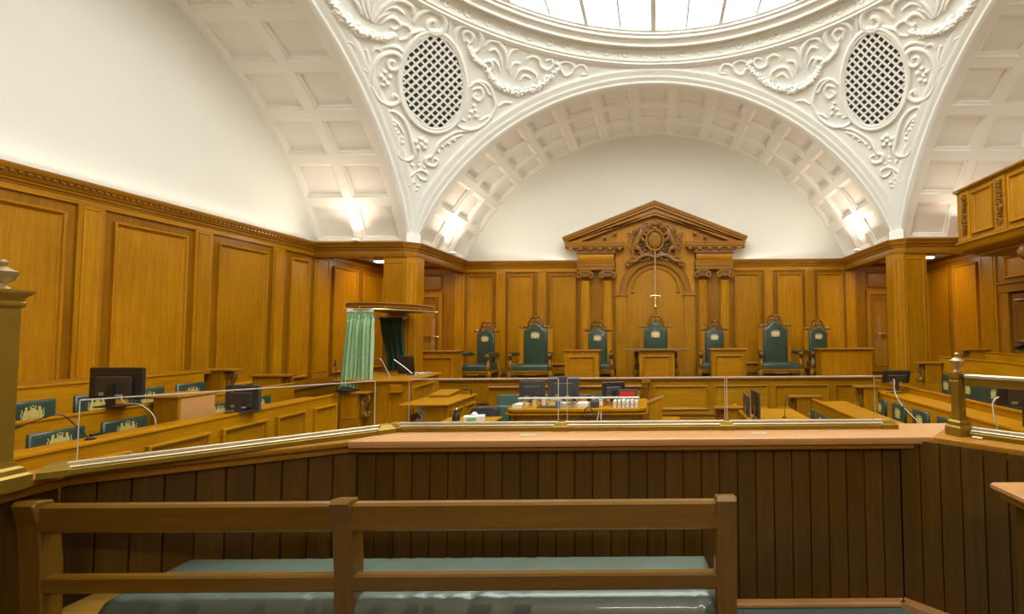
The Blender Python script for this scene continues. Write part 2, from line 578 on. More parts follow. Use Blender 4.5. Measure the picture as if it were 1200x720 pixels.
# ---- doors in the low corner bays (back wall) and under the gallery
for k, sx in ((1, -1), (2, 1)):
    fb = fr_back(YB - .02)
    xa, xb = (-6.36, -5.50) if sx < 0 else (5.46, 6.32)
    d = struct(ob('door_%d' % k, ubox(fb, xa, xb, .54, 2.5, 0, .035), 'carved_z'))
    for (a, b_, c_, e) in ((.1, .4, .12, .8), (.46, .76, .12, .8), (.1, .4, .95, 1.75), (.46, .76, .95, 1.75)):
        ob('panel', panel_mb(lambda p: fb((p[0], p[1], p[2] + .035)), xa + a, xa + b_, .56 + c_, .56 + e, prof=((0, 0), (0, .008), (.012, .01), (.02, .002))), 'rail_z', d)
    fmb = MB(fb)
    fmb.box(xa - .09, xa, .54, 2.6, 0, .06); fmb.box(xb, xb + .09, .54, 2.6, 0, .06); fmb.box(xa - .09, xb + .09, 2.5, 2.6, 0, .061)
    ob('door_frame', fmb, 'rail_z', d)
    ob('panel', panel_mb(fb, xa - .06, xb + .06, 2.68, 3.08), 'carved_x', d)
    hx = xa + .16 if sx > 0 else xb - .18
    h = ob('push_plate', ubox(fb, hx, hx + .09, 1.08, 1.95, .035, .045), 'bright_brass', d)
    ob('door_handle', MB().tube([fb((hx + .045, 1.5, .05)), fb((hx + .045, 1.5, .1)), fb((hx + .02 + .2 * 1, 1.5, .1))], .014, 8), 'bright_brass', h)

frr = fr_right(XW - .02)
d3 = struct(ob('door_3', ubox(frr, 8.35, 9.45, .54, 2.30, 0, .02), 'void_shade'))
mb = MB(frr)
mb.box(9.45, 9.66, .3, 2.42, 0, .09); mb.box(8.14, 8.35, .3, 2.42, 0, .09); mb.box(8.10, 9.70, 2.30, 2.46, 0, .11); mb.box(8.06, 9.74, 2.46, 2.5, 0, .15)
ob('door_frame', mb, 'rail_z', d3)
leaf = ob('door_leaf', ubox(frr, 8.42, 9.40, .54, 2.26, .015, .05), 'carved_z', d3)
for a, b_ in ((.62, 1.25), (1.35, 2.15)):
    ob('panel', panel_mb(lambda p: frr((p[0], p[1], p[2] + .05)), 8.52, 9.3, a, b_), 'carved_z', leaf)
ob('panel', panel_mb(frr, 8.2, 9.62, 2.58, 3.0), 'oak_y', d3)

# ---- timber piers at the corners of the square and the beams they carry
BEAM = [(0, 0), (.02, 0), (.03, .05), (.03, .12), (.05, .135), (.06, .17), (.085, .185), (.11, .24), (.125, .25), (.14, .285), (0, .285)]
n_trim = 0
for sx in (-1, 1):
    for by, s in ((9.84, 1), (YC - HA + .16, -1)):
        if s > 0:
            n_trim += 1
            cx0, cx1 = sx * 4.83, sx * 5.43
            x0, x1 = min(cx0, cx1), max(cx0, cx1)
            # chamfered on the corner that faces the room
            y0, y1 = 9.85, 10.3
            c = .14
            if sx < 0: poly = [(x0, y0), (x1 - c, y0), (x1, y0 + c), (x1, y1), (x0, y1)]
            else: poly = [(x0 + c, y0), (x1, y0), (x1, y1), (x0, y1), (x0, y0 + c)]
            pier = struct(ob('trim_%d' % n_trim, MB().prism(poly, WELL, 3.13), 'oak_z'))
            pier['label'] = 'oak pier'
            # panel on the broad face and on the splay
            fx = (lambda p, y0=y0: (p[0], y0 - p[2], p[1]))
            a, b_ = (x0 + .05, x1 - c - .04) if sx < 0 else (x0 + c + .04, x1 - .05)
            ob('panel', panel_mb(fx, a, b_, .7, 3.02, prof=((0, 0), (0, .012), (.012, .016), (.025, .003))), 'oak_z', pier)
            if sx < 0: q0, q1 = Vector((x1 - c, y0)), Vector((x1, y0 + c))
            else: q0, q1 = Vector((x0, y0 + c)), Vector((x0 + c, y0))
            t = (q1 - q0); ln = t.length; t.normalize(); nn = Vector((t.y, -t.x))
            fd = (lambda p, q0=q0, t=t, nn=nn: (q0.x + t.x * p[0] + nn.x * p[2], q0.y + t.y * p[0] + nn.y * p[2], p[1]))
            ob('panel', panel_mb(fd, .04, ln - .04, .7, 3.02, prof=((0, 0), (0, .012), (.012, .016), (.025, .003))), 'oak_z', pier)
            ob('pier_base', MB().prism([(x0 - .04, y0 - .04), (x1 + .04, y0 - .04), (x1 + .04, y1 + .04), (x0 - .04, y1 + .04)], WELL, .72), 'oak_x', pier)
    # beams: along the side niche and along the back niche
    n_trim += 1
    xi = sx * 4.86
    fb_ = [(-.24, 0)] + BEAM[:-1] + [(-.24, .285)]
    b1 = struct(ob('trim_%d' % n_trim, MB().sweep(fb_, [((sx * XW, 9.84, 3.125), (0, -1, 0)), ((sx * 4.99, 9.84, 3.125), (0, -1, 0)),
                                                       ((sx * 4.86, 9.97, 3.125), (-sx, 0, 0)), ((sx * 4.86, YB, 3.125), (-sx, 0, 0))]), 'rail_x'))
    b1['label'] = 'oak beam'

# low ceilings of the corner bays
for sx in (-1, 1):
    for y0, y1 in ((10.08, YB), (YF, .1)):
        n_trim += 1
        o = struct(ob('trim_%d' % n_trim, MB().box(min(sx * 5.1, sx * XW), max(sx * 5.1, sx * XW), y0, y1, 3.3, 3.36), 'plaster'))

# the raised dais along the back
dais = struct(ob('floor.001', MB().box(-XW, XW, 10.84, YB, WELL, .535), 'carpet'))
dais['label'] = 'dais floor'

# ------------------------------------------------------------------ ceiling: pendentives, arches, coffered vaults, ring and laylight
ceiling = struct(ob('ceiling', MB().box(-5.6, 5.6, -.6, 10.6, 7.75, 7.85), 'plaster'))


def sph(r, az, off=0):
    """point on the pendentive sphere at horizontal distance r from the dome axis"""
    z = math.sqrt(RS * RS - r * r)
    d = Vector((math.sin(az) * r, math.cos(az) * r, z)) / RS
    p = d * (RS - off)
    return (p.x, p.y + YC, p.z + ZC)


RING = 4.66
pend_root = []
for qd in range(4):
    mb = MB()
    rows = []
    NA, NR = 36, 14
    for i in range(NA + 1):
        az = qd * PI / 2 + i / NA * PI / 2
        k = max(abs(math.sin(az)), abs(math.cos(az)))
        r1 = min(HA / k, 6.93)
        rows.append([sph(RING + (r1 - RING) * j / NR, az) for j in range(NR + 1)])
    mb.rings(rows, close=False, cap0=False, cap1=False)
    o = ob('pendentive', mb, 'plaster_trim', ceiling, smooth=60)
    pend_root.append(o)
    # impost block at its foot
    sx = 1 if qd in (0, 1) else -1
    sy = 1 if qd in (0, 3) else -1
    X, Y = sx * 4.9, YC + sy * 4.87
    mb = MB().prism([(X - .16 * sx, Y + .03 * sy), (X + .03 * sx, Y - .16 * sy), (X + .16 * sx, Y + .02 * sy), (X + .02 * sx, Y + .16 * sy)], ZS - .0, ZS + .17)
    ob('impost_block', mb, 'plaster_trim', o)

# archivolts: mouldings round each arch, lying on the sphere
AV = [(0, 0), (0, .045), (.025, .055), (.05, .04), (.07, .04), (.085, .062), (.12, .066), (.13, .042), (.18, .042), (.2, .06), (.235, .056), (.25, .03), (.285, .02), (.29, 0)]


def arch_map(side):
    """(sx-like lateral, plane distance from centre, height) -> world for each of the four arches"""
    if side == 'back': return lambda s, d, z: (s, YC + d, z)
    if side == 'front': return lambda s, d, z: (s, YC - d, z)
    if side == 'left': return lambda s, d, z: (-d, YC + s, z)
    return lambda s, d, z: (d, YC + s, z)


for side in ('back', 'left', 'right', 'front'):
    fm = arch_map(side)
    rows = []
    NN = 72
    for i in range(NN + 1):
        a = -ASP + 2 * ASP * i / NN
        tm = .235
        for it in range(30):      # mitre against the neighbouring arch
            s_ = (RA + tm) * abs(math.sin(a)); d_ = math.sqrt(max(.01, RS * RS - (RA + tm) ** 2))
            if s_ > d_: tm -= .01
        tm = max(tm, .05)
        row = []
        for t, h in AV:
            tt = t * tm / .29
            r = RA + tt
            d_ = math.sqrt(RS * RS - r * r) - h
            row.append(fm(r * math.sin(a), d_, ZC + r * math.cos(a)))
        rows.append(row)
    mb = MB(); mb.rings(rows, close=False, cap0=False, cap1=False)
    ob('archivolt', mb, 'plaster_trim', ceiling, smooth=35)

# coffered barrel vaults
NCO = 15


def vault(side, depth, ncol, edge0=.16, edge1=.10):
    fm = arch_map(side)
    def P(a, d, h=0):
        return fm((RA + h) * math.sin(a), HA + d, ZC + (RA + h) * math.cos(a))
    step = 2 * ASP / NCO
    rib_a = .085 / RA        # half rib width as angle
    cols = []
    w = (depth - edge0 - edge1 + .17) / ncol
    for c_ in range(ncol):
        d0 = edge0 + c_ * w
        cols.append((d0, d0 + w - .17))
    cuts_d = [0] + [v for c_ in cols for v in c_] + [depth]
    mb = MB()
    ribmesh = []
    # longitudinal strips between the coffers
    for i in range(NCO + 1):
        a = -ASP + i * step
        a0 = a - (rib_a if i > 0 else 0); a1 = a + (rib_a if i < NCO else 0)
        if i == 0: a1 = a + rib_a * .8
        if i == NCO: a0 = a - rib_a * .8
        mb.add([P(a0, 0), P(a1, 0), P(a1, depth), P(a0, depth)], [(0, 1, 2, 3)])
    for i in range(NCO):
        a0 = -ASP + i * step + rib_a; a1 = -ASP + (i + 1) * step - rib_a
        if i == 0: a0 = -ASP + rib_a * .8
        if i == NCO - 1: a1 = ASP - rib_a * .8
        for j in range(0, len(cuts_d) - 1, 2):
            d0, d1 = cuts_d[j], cuts_d[j + 1]
            am = (a0 + a1) / 2
            mb.add([P(a0, d0), P(am, d0), P(a1, d0), P(a1, d1), P(am, d1), P(a0, d1)], [(0, 1, 4, 5), (1, 2, 3, 4)])
    root = ob('coffered_vault', mb, 'vault', ceiling)
    for i in range(NCO):
        a0 = -ASP + i * step + rib_a; a1 = -ASP + (i + 1) * step - rib_a
        if i == 0: a0 = -ASP + rib_a * .8
        if i == NCO - 1: a1 = ASP - rib_a * .8
        for d0, d1 in cols:
            cm = MB()
            rr = []
            for ins, h in ((0, 0), (.012, .02), (.035, .03), (.05, .036), (.054, .07), (.066, .076)):
                ia = ins / RA
                b0, b1, e0, e1 = a0 + ia, a1 - ia, d0 + ins, d1 - ins
                bm_ = (b0 + b1) / 2
                rr.append([P(b0, e0, h), P(bm_, e0, h), P(b1, e0, h), P(b1, e1, h), P(bm_, e1, h), P(b0, e1, h)])
            cm.rings(rr, cap0=False, cap1=False)
            k = len(cm.v) - 6
            cm.f += [(k, k + 1, k + 4, k + 5), (k + 1, k + 2, k + 3, k + 4)]
            ob('coffer', cm, 'coffer', root)
    return root


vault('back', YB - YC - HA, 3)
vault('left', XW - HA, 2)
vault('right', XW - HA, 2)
fm = arch_map('front')
rows = []
for i in range(41):
    a = -ASP + 2 * ASP * i / 40
    rows.append([fm(RA * math.sin(a), HA, ZC + RA * math.cos(a)), fm(RA * math.sin(a), YC - YF, ZC + RA * math.cos(a))])
mb = MB(); mb.rings(rows, close=False, cap0=False, cap1=False)
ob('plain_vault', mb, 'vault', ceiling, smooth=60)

# the ring entablature: (radius, z)
RP = [(4.71, 6.95), (4.70, 6.90), (4.66, 6.90), (4.63, 6.92), (4.60, 6.92), (4.59, 6.95), (4.56, 6.96), (4.54, 6.99), (4.54, 7.15), (4.50, 7.19), (4.38, 7.19),
      (4.34, 7.14), (4.32, 7.10), (4.28, 7.10), (4.28, 7.15), (4.24, 7.165), (4.22, 7.19), (4.17, 7.195), (4.17, 7.18), (4.14, 7.18), (4.13, 7.22), (4.08, 7.23), (4.08, 7.26), (4.04, 7.27), (4.04, 7.7)]
SEG = 128
mb = MB()
rows = []
for i in range(SEG):
    az = 2 * PI * i / SEG
    rows.append([(math.sin(az) * r, YC + math.cos(az) * r, z) for r, z in RP])
rows.append(rows[0])
mb.rings(rows, close=False, cap0=False, cap1=False)
ring = ob('ring_cornice', mb, 'plaster_trim', ceiling, smooth=35)
# carved band of the frieze: bosses and leaves
NB = 76
boss = MB(); boss.smooth = True
boss.ball((0, 0, 0), (.035, .022, .035), 8, 5)
bme = boss.mesh('boss'); setmat(bme, 'plaster_ornament')
lf = MB(); lf.smooth = True
for sgn in (-1, 1):
    lf.tube([(0, 0, -.05), (sgn * .04, -.01, -.02), (sgn * .075, -.012, .03), (sgn * .05, -.01, .055), (sgn * .03, -.006, .035)], [.018, .016, .013, .01, .008], 6)
lf.tube([(0, 0, -.05), (0, -.012, .0), (0, -.012, .06)], [.014, .018, .004], 6)
for k in range(5):
    lf.ball((.15 * math.cos(k * 1.25), -.008, .04 * math.sin(k * 1.25)), (.02, .012, .02), 6, 4)
lme = lf.mesh('acanthus_leaf'); setmat(lme, 'plaster_ornament')
for i in range(NB):
    az = 2 * PI * (i + .5) / NB
    if math.cos(az) < -.15: continue
    inst('boss', bme, ring, (math.sin(az) * 4.42, YC + math.cos(az) * 4.42, 7.175), (0, 0, -az + PI))
    inst('acanthus_leaf', lme, ring, (math.sin(az) * 4.53, YC + math.cos(az) * 4.53, 7.065), (0, 0, -az))

# laylight
wm = MB()
wr = [[(r * math.cos(2 * PI * j / 96), YC + r * math.sin(2 * PI * j / 96), z) for j in range(97)] for r, z in ((4.12, 7.33), (4.05, 7.33), (4.05, 7.29), (4.12, 7.29))]
wm.rings(wr, close=False, cap0=False, cap1=False)
win = struct(ob('window_1', wm, 'plaster_trim'))
RG = 4.06
xs = [-4.05, -3.10, -2.48, -1.86, -1.24, -.62, 0, .62, 1.24, 1.86, 2.48, 3.10, 4.05]
for i in range(len(xs) - 1):
    xa, xb = xs[i], xs[i + 1]
    for s in (-1, 1):
        pts = []
        for k in range(7):
            x = xa + (xb - xa) * k / 6
            pts.append((x, YC + s * math.sqrt(max(0, RG ** 2 - x * x))))
        ob('pane', MB().prism([(xa, YC)] + pts + [(xb, YC)], 7.33, 7.34), 'daylight_glass', win)
for i, x in enumerate(xs[1:-1]):
    hy = math.sqrt(RG ** 2 - x * x)
    w = .046 if abs(x) < .1 else (.034 if abs(abs(x) - 1.24) < .1 or abs(abs(x) - 2.48) < .1 else .018)
    ob('glazing_bar', MB().box(x - w, x + w, YC - hy, YC + hy, 7.27 if w > .03 else 7.29, 7.33), 'plaster_trim', win)
ob('glazing_bar', MB().box(-4.05, 4.05, YC - .04, YC + .04, 7.265, 7.33), 'plaster_trim', win)

# ---- carved stucco on the two pendentives at the back
ORN=[('s',0.05,[(-0.84,0.83),(-0.81,0.98),(-0.69,1.12),(-0.51,1.17),(-0.35,1.1),(-0.3,0.95),(-0.38,0.82),(-0.53,0.81),(-0.61,0.89),(-0.58,0.99),(-0.5,1.0),(-0.49,0.92)]),('s',0.035,[(-0.58,1.2),(-0.39,1.19),(-0.24,1.09),(-0.2,0.92)]),('s',0.035,[(-0.52,0.85),(-0.68,0.76),(-0.81,0.65),(-0.84,0.55),(-0.95,0.47)]),('s',0.03,[(-0.84,0.55),(-0.83,0.68),(-0.94,0.73),(-1.04,0.69)]),('s',0.03,[(-1.36,0.71),(-1.31,0.84),(-1.19,0.91),(-1.03,0.88)]),('s',0.04,[(-1.38,0.87),(-1.28,0.99),(-1.12,1.06),(-0.96,1.04),(-0.9,0.94)]),('s',0.035,[(-1.3,0.58),(-1.25,0.7),(-1.14,0.75),(-1.03,0.69),(-1.08,0.59),(-1.15,0.6)]),('s',0.03,[(-1.45,0.54),(-1.59,0.68),(-1.67,0.81)]),('s',0.03,[(-1.45,0.54),(-1.51,0.71),(-1.53,0.9)]),('s',0.03,[(-1.52,0.54),(-1.64,0.63),(-1.76,0.76)]),('s',0.03,[(-1.63,0.55),(-1.73,0.64),(-1.88,0.7)]),('s',0.035,[(-1.45,0.53),(-1.42,0.71),(-1.36,0.87),(-1.24,0.97)]),('s',0.03,[(-1.41,0.54),(-1.36,0.68),(-1.27,0.78)]),('g',0.085,[(-2.19,0.53),(-2.11,0.49),(-1.95,0.42),(-1.8,0.36),(-1.59,0.32),(-1.38,0.34),(-1.19,0.4),(-1.05,0.5)]),('s',0.025,[(-1.81,0.21),(-1.76,0.27),(-1.63,0.26),(-1.52,0.2)]),('s',0.03,[(-1.66,0.07),(-1.58,0.08),(-1.48,0.0)]),('s',0.045,[(-0.98,-0.52),(-1.07,-0.42),(-1.13,-0.28),(-1.16,-0.11),(-1.14,0.05),(-1.06,0.17),(-0.93,0.24),(-0.82,0.2),(-0.79,0.07),(-0.86,-0.03),(-0.96,-0.02),(-0.98,0.07),(-0.9,0.1),(-0.88,0.04)]),('s',0.035,[(-1.16,0.21),(-1.04,0.31),(-0.9,0.34),(-0.78,0.27),(-0.72,0.18)]),('s',0.025,[(-1.26,0.07),(-1.25,0.16),(-1.17,0.19),(-1.11,0.14)]),('s',0.025,[(-1.36,0.09),(-1.29,-0.01),(-1.22,-0.16)]),('l',0.04,[(-1.01,-0.21),(-0.98,-0.12),(-0.88,-0.17),(-0.95,-0.34),(-0.89,-0.29),(-0.96,-0.25)]),('s',0.03,[(-1.32,-0.21),(-1.24,-0.23),(-1.16,-0.25),(-1.12,-0.32)]),('s',0.045,[(-1.11,-0.42),(-0.94,-0.59),(-0.78,-0.63),(-0.67,-0.57),(-0.65,-0.47),(-0.73,-0.43),(-0.75,-0.52)]),('s',0.04,[(-0.78,-0.82),(-0.71,-0.72),(-0.59,-0.73),(-0.46,-0.82),(-0.35,-1.0),(-0.25,-1.22),(-0.19,-1.39),(-0.27,-1.51),(-0.4,-1.49),(-0.44,-1.4),(-0.38,-1.34),(-0.35,-1.42)]),('s',0.025,[(-0.71,-0.9),(-0.63,-0.87),(-0.52,-0.94),(-0.42,-1.06)]),('l',0.035,[(-0.57,-1.01),(-0.51,-1.06),(-0.44,-1.12),(-0.42,-1.21),(-0.6,-0.94)]),('s',0.04,[(0.59,-0.68),(0.43,-0.74),(0.29,-0.86),(0.17,-1.02),(0.11,-1.19),(0.08,-1.33),(-0.0,-1.39),(0.03,-1.5),(0.16,-1.5),(0.2,-1.39),(0.12,-1.36),(0.1,-1.44)]),('s',0.025,[(0.51,-0.78),(0.36,-0.91),(0.23,-1.08)]),('l',0.03,[(0.23,-1.1),(0.32,-1.01),(0.17,-1.2),(0.4,-0.92),(0.13,-1.17)]),('l',0.045,[(-0.12,-1.15),(-0.14,-1.05),(-0.06,-1.09),(-0.06,-1.2),(-0.16,-1.23),(-0.21,-1.13)]),('s',0.02,[(-0.12,-1.26),(-0.12,-1.45),(-0.1,-1.7)]),('l',0.032,[(-0.11,-1.47),(-0.19,-1.58),(-0.0,-1.57),(-0.09,-1.55),(-0.1,-1.68)]),('s',0.03,[(-0.29,-1.64),(-0.29,-1.76),(-0.2,-1.8),(-0.12,-1.7),(-0.04,-1.64),(0.08,-1.69),(0.07,-1.81),(-0.03,-1.8),(-0.1,-1.71)]),('s',0.02,[(-0.1,-1.71),(-0.12,-1.86),(-0.11,-1.97)]),('l',0.032,[(-0.11,-1.99),(-0.12,-1.9),(-0.04,-1.95),(-0.05,-2.04),(-0.14,-2.06),(-0.18,-1.98)]),('s',0.035,[(0.45,0.14),(0.56,0.29),(0.77,0.29),(0.9,0.14),(1.0,-0.09),(0.93,-0.36),(0.76,-0.58),(0.55,-0.66),(0.4,-0.61),(0.42,-0.49),(0.52,-0.5)]),('s',0.035,[(0.52,0.11),(0.65,0.19),(0.73,0.07),(0.68,-0.05),(0.56,-0.01),(0.61,0.07)]),('l',0.04,[(0.61,-0.17),(0.59,-0.3),(0.69,-0.36),(0.58,-0.41),(0.64,-0.25)]),('s',0.025,[(0.78,-0.42),(0.88,-0.32),(1.01,-0.28)]),('s',0.045,[(0.01,0.76),(-0.08,0.95),(-0.04,1.1),(0.15,1.2),(0.34,1.16),(0.44,1.02),(0.42,0.83),(0.3,0.77)]),('s',0.035,[(0.12,0.88),(0.05,1.01),(0.15,1.09),(0.27,1.02),(0.24,0.89),(0.16,0.93)]),('g',0.045,[(0.23,0.84),(0.34,0.73),(0.46,0.66),(0.64,0.61)]),('s',0.035,[(0.54,0.94),(0.59,1.06),(0.78,1.09),(0.94,0.98),(1.04,0.8),(1.06,0.66)]),('s',0.025,[(0.64,0.89),(0.75,0.95),(0.88,0.84),(0.96,0.69)]),('s',0.025,[(0.7,0.7),(0.78,0.76),(0.9,0.67),(0.94,0.57)]),('s',0.03,[(1.21,1.08),(1.09,1.03),(1.05,0.89),(1.08,0.69)]),('s',0.025,[(1.31,0.84),(1.18,0.81),(1.15,0.68),(1.18,0.57)]),('s',0.03,[(1.46,0.88),(1.44,0.96),(1.56,1.03),(1.69,0.99),(1.75,0.88),(1.91,0.85),(2.01,0.96),(1.94,1.05),(1.83,1.0)]),('s',0.03,[(2.12,0.98),(2.28,1.07),(2.45,1.03),(2.45,0.89),(2.31,0.8),(2.21,0.88),(2.16,0.96)]),('s',0.025,[(2.46,0.95),(2.6,1.05),(2.71,1.04),(2.78,0.9),(2.66,0.88)]),('l',0.04,[(2.12,0.98),(2.08,1.0),(2.16,0.96)]),('g',0.075,[(0.7,0.56),(0.83,0.42),(1.07,0.32),(1.39,0.32),(1.71,0.47),(1.94,0.68),(2.13,0.92)]),('s',0.03,[(1.28,0.54),(1.34,0.72),(1.52,0.77),(1.69,0.69),(1.69,0.57)]),('s',0.025,[(1.38,0.53),(1.45,0.64),(1.59,0.61)]),('s',0.035,[(0.61,0.56),(0.62,0.68),(0.73,0.71),(0.79,0.61),(0.72,0.56)]),('s',0.025,[(1.06,-0.06),(1.16,0.04),(1.31,0.06)]),('s',0.03,[(0.47,0.16),(0.56,0.28),(0.72,0.24),(0.83,0.12),(0.91,0.14)])]
A0 = math.radians(49.5)


def on_pend(u, v, off, sx):
    az = PI / 4 + (-u) / (RS * math.sin(A0))
    al = A0 - v / RS
    r = RS - off
    return (sx * math.sin(al) * math.sin(az) * r, YC + math.sin(al) * math.cos(az) * r, ZC + math.cos(al) * r)


# u grows towards the middle of the hall; rotate the oval 17 degrees
OU, OV, OR = -.18, 0.0, math.radians(17)


def oval_uv(a, b_):
    return OU + a * math.cos(OR) - b_ * math.sin(OR), OV + a * math.sin(OR) + b_ * math.cos(OR)


for sx, root in ((-1, pend_root[3]), (1, pend_root[0])):
    nrm0 = Vector((sx * math.sin(A0) * .7071, math.sin(A0) * .7071, math.cos(A0)))
    for k, r, pts in ORN:
        mb = MB(); mb.smooth = 60
        if k == 's':
            n = len(pts)
            P = [on_pend(u, v, .012, sx) for u, v in pts]
            rad = [r * (.45 + .55 * math.sin(PI * min(1, (i + .6) / n))) for i in range(n)]
            mb.tube(P, rad, 8, sub=4)
            ob('scroll', mb, 'plaster_ornament', root)
        elif k == 'l':
            for u, v in pts:
                c = on_pend(u, v, .015, sx)
                mb.ball(c, r * random.uniform(.8, 1.1), 7, 5)
                for j in range(3):
                    a = random.uniform(0, 2 * PI)
                    mb.ball(on_pend(u + r * .8 * math.cos(a), v + r * .8 * math.sin(a), .01, sx), r * .5, 6, 4)
            ob('leaf_cluster', mb, 'plaster_ornament', root)
        else:
            V, R2 = spline([Vector((u, v, 0)) for u, v in pts], [1] * len(pts), 7)
            for i, p in enumerate(V):
                t = i / (len(V) - 1)
                w = r * (.55 + .45 * math.sin(PI * t))
                for j in range(5):
                    a = random.uniform(0, 2 * PI); q = random.uniform(.1, 1) * w
                    mb.ball(on_pend(p.x + q * math.cos(a), p.y + q * math.sin(a), .02 + (w - q) * .6, sx), random.uniform(.024, .042) * (w / .08) ** .4, 6, 4)
            o = ob('garland', mb, 'plaster_ornament', root)
            o['kind'] = 'stuff'
    # oval grille
    NE = 56
    pts = [oval_uv(.545 * math.cos(2 * PI * i / NE), .835 * math.sin(2 * PI * i / NE)) for i in range(NE)]
    mb = MB()
    c = on_pend(OU, OV, .006, sx)
    mb.add([c] + [on_pend(*p, .006, sx) for p in pts], [(0, i + 1, (i + 1) % NE + 1) for i in range(NE)])
    gr = ob('grille', mb, 'void_shade', root)  # dark disc on the plaster, painted shade of the recess behind the lattice
    for ra, rr_ in ((1.0, .03), (1.07, .042)):
        mb = MB(); mb.smooth = 60
        P = [on_pend(*oval_uv(.545 * ra * math.cos(2 * PI * i / NE), .835 * ra * math.sin(2 * PI * i / NE)), .015, sx) for i in range(NE + 1)]
        mb.tube(P, rr_, 8, caps=False)
        ob('oval_frame', mb, 'plaster_trim', gr)
    mb = MB()
    pitch = .108
    for fam in (0, 1):
        ang = PI / 4 if fam == 0 else -PI / 4
        for i in range(-10, 11):
            o_ = i * pitch
            seg = []
            for j in range(-22, 23):
                t = j * .05
                a = math.cos(ang) * t - math.sin(ang) * o_; b_ = math.sin(ang) * t + math.cos(ang) * o_
                if (a / .54) ** 2 + (b_ / .83) ** 2 < 1: seg.append((a, b_))
            if len(seg) < 2: continue
            rows = []
            for a, b_ in (seg[0], seg[len(seg) // 2], seg[-1]) if len(seg) > 2 else (seg[0], seg[-1]):
                da, db = -math.sin(ang) * .0165, math.cos(ang) * .0165
                u0 = oval_uv(a - da, b_ - db); u1 = oval_uv(a + da, b_ + db)
                rows.append([on_pend(*u0, .008, sx), on_pend(*u1, .008, sx), on_pend(*u1, .034, sx), on_pend(*u0, .034, sx)])
            mb.rings(rows)
    o = ob('lattice', mb, 'plaster_trim', gr)
    o['kind'] = 'stuff'

# ------------------------------------------------------------------ royal arms emblem used on leather (unit: 1 wide, in xz, facing -y)
def emblem():
    mb = MB()
    def oval(rx, rz, y0, y1, n=12, cz=0):
        mb.rings([[(rx * math.cos(2 * PI * i / n), y, cz + rz * math.sin(2 * PI * i / n)) for i in range(n)] for y in (y0, y1)])
    oval(.30, .28, 0, -.010, 16, -.04)
    oval(.15, .19, 0, -.05)
    oval(.10, .14, -.05, -.08)
    for i in range(10):
        a = 2 * PI * i / 10
        mb.ball((.18 * math.cos(a), -.02, .22 * math.sin(a)), (.035, .03, .035), 5, 3)
    mb.box(-.12, .12, -.05, 0, .24, .30)
    for x, h in ((-.1, .38), (0, .42), (.1, .38)):
        mb.ball((x, -.03, h - .03), (.04, .03, .06), 5, 3)
    for s in (-1, 1):
        F = (0, -1, 0)
        mb.tube([(s * .30, -.02, -.30), (s * .36, -.03, -.1), (s * .31, -.03, .08), (s * .27, -.03, .22), (s * .29, -.03, .30)], [.06, .075, .08, .06, .04], 6)
        mb.ball((s * .27, -.03, .31), (.07, .04, .055), 6, 4)
        mb.tube([(s * .30, -.03, .1), (s * .22, -.03, .14), (s * .17, -.03, .1)], [.035, .03, .02], 5)
        mb.tube([(s * .33, -.03, -.02), (s * .24, -.03, -.04), (s * .19, -.03, -.09)], [.035, .03, .02], 5)
        mb.tube([(s * .36, -.02, -.16), (s * .46, -.02, -.1), (s * .47, -.02, .06), (s * .42, -.02, .16), (s * .46, -.02, .24)], [.03, .025, .02, .02, .03], 5)
        mb.tube([(s * .36, -.02, -.22), (s * .28, -.02, -.3), (s * .22, -.02, -.36)], [.04, .035, .03], 5)
        mb.tube([(s * .02, -.02, -.38), (s * .2, -.02, -.33), (s * .36, -.02, -.38), (s * .46, -.02, -.3)], [.05, .045, .045, .03], 5)
    mb.box(-.1, .1, -.04, 0, -.42, -.30)
    return mb


eme = emblem().mesh('crest'); setmat(eme, 'gold')
eme_p = emblem().mesh('crest'); setmat(eme_p, 'gold_pale')


def crest(parent, loc, rz, w, me=None, h=1.15):
    o = inst('crest', me or eme, parent, loc, (0, 0, rz), (w, w * .35, w * h))
    return o


def scroll_mb(mb, X, Y, z0, z1, s, d=.10, w=.05):
    """carved console in the xz plane: s = side it bulges to"""
    H = z1 - z0
    P = lambda a, b_: (X + s * a * d, Y, z0 + b_ * H)
    mb.smooth = 50
    mb.tube([P(.55, .86), P(.75, .9), P(.85, .82), P(.7, .72), P(.4, .74), P(.25, .88), P(.5, 1.0), P(.85, .99), P(1.05, .85), P(.95, .66), P(.55, .45), P(.4, .28), P(.7, .12), P(1.05, .08), P(1.25, .14), P(1.2, .24), P(1.0, .22)],
            [w * .5, w * .5, w * .5, w * .5, w * .55, w * .6, w * .6, w * .65, w * .65, w * .65, w * .6, w * .6, w * .65, w * .6, w * .5, w * .4, w * .3], 7, sub=2)
    mb.ball(P(.62, .83), (w * .5, w * .9, w * .5), 7, 5)
    mb.tube([P(.2, .05), P(.25, .35), P(.3, .6), P(.1, .8)], [w * .7, w * .8, w * .7, w * .4], 6)
    mb.tube([P(.45, .5), P(.25, .3), P(.5, .12), P(.3, .02)], [w * .4, w * .5, w * .5, w * .3], 6)
    return mb


# ------------------------------------------------------------------ pediment behind the middle chair
ped = thing('pediment', 'oak pediment on paired columns framing the arched niche behind the middle chair', 'pediment', (0, 12.55, .36))
PF = lambda p: (p[0], (YB - (YB - p[1]) * .6) - 12.55, p[2] - .36)
fb = lambda p: PF((p[0], YB - p[2], p[1]))


def pob(name, mb, mat, par=ped, **k): return ob(name, mb, mat, par, **k)


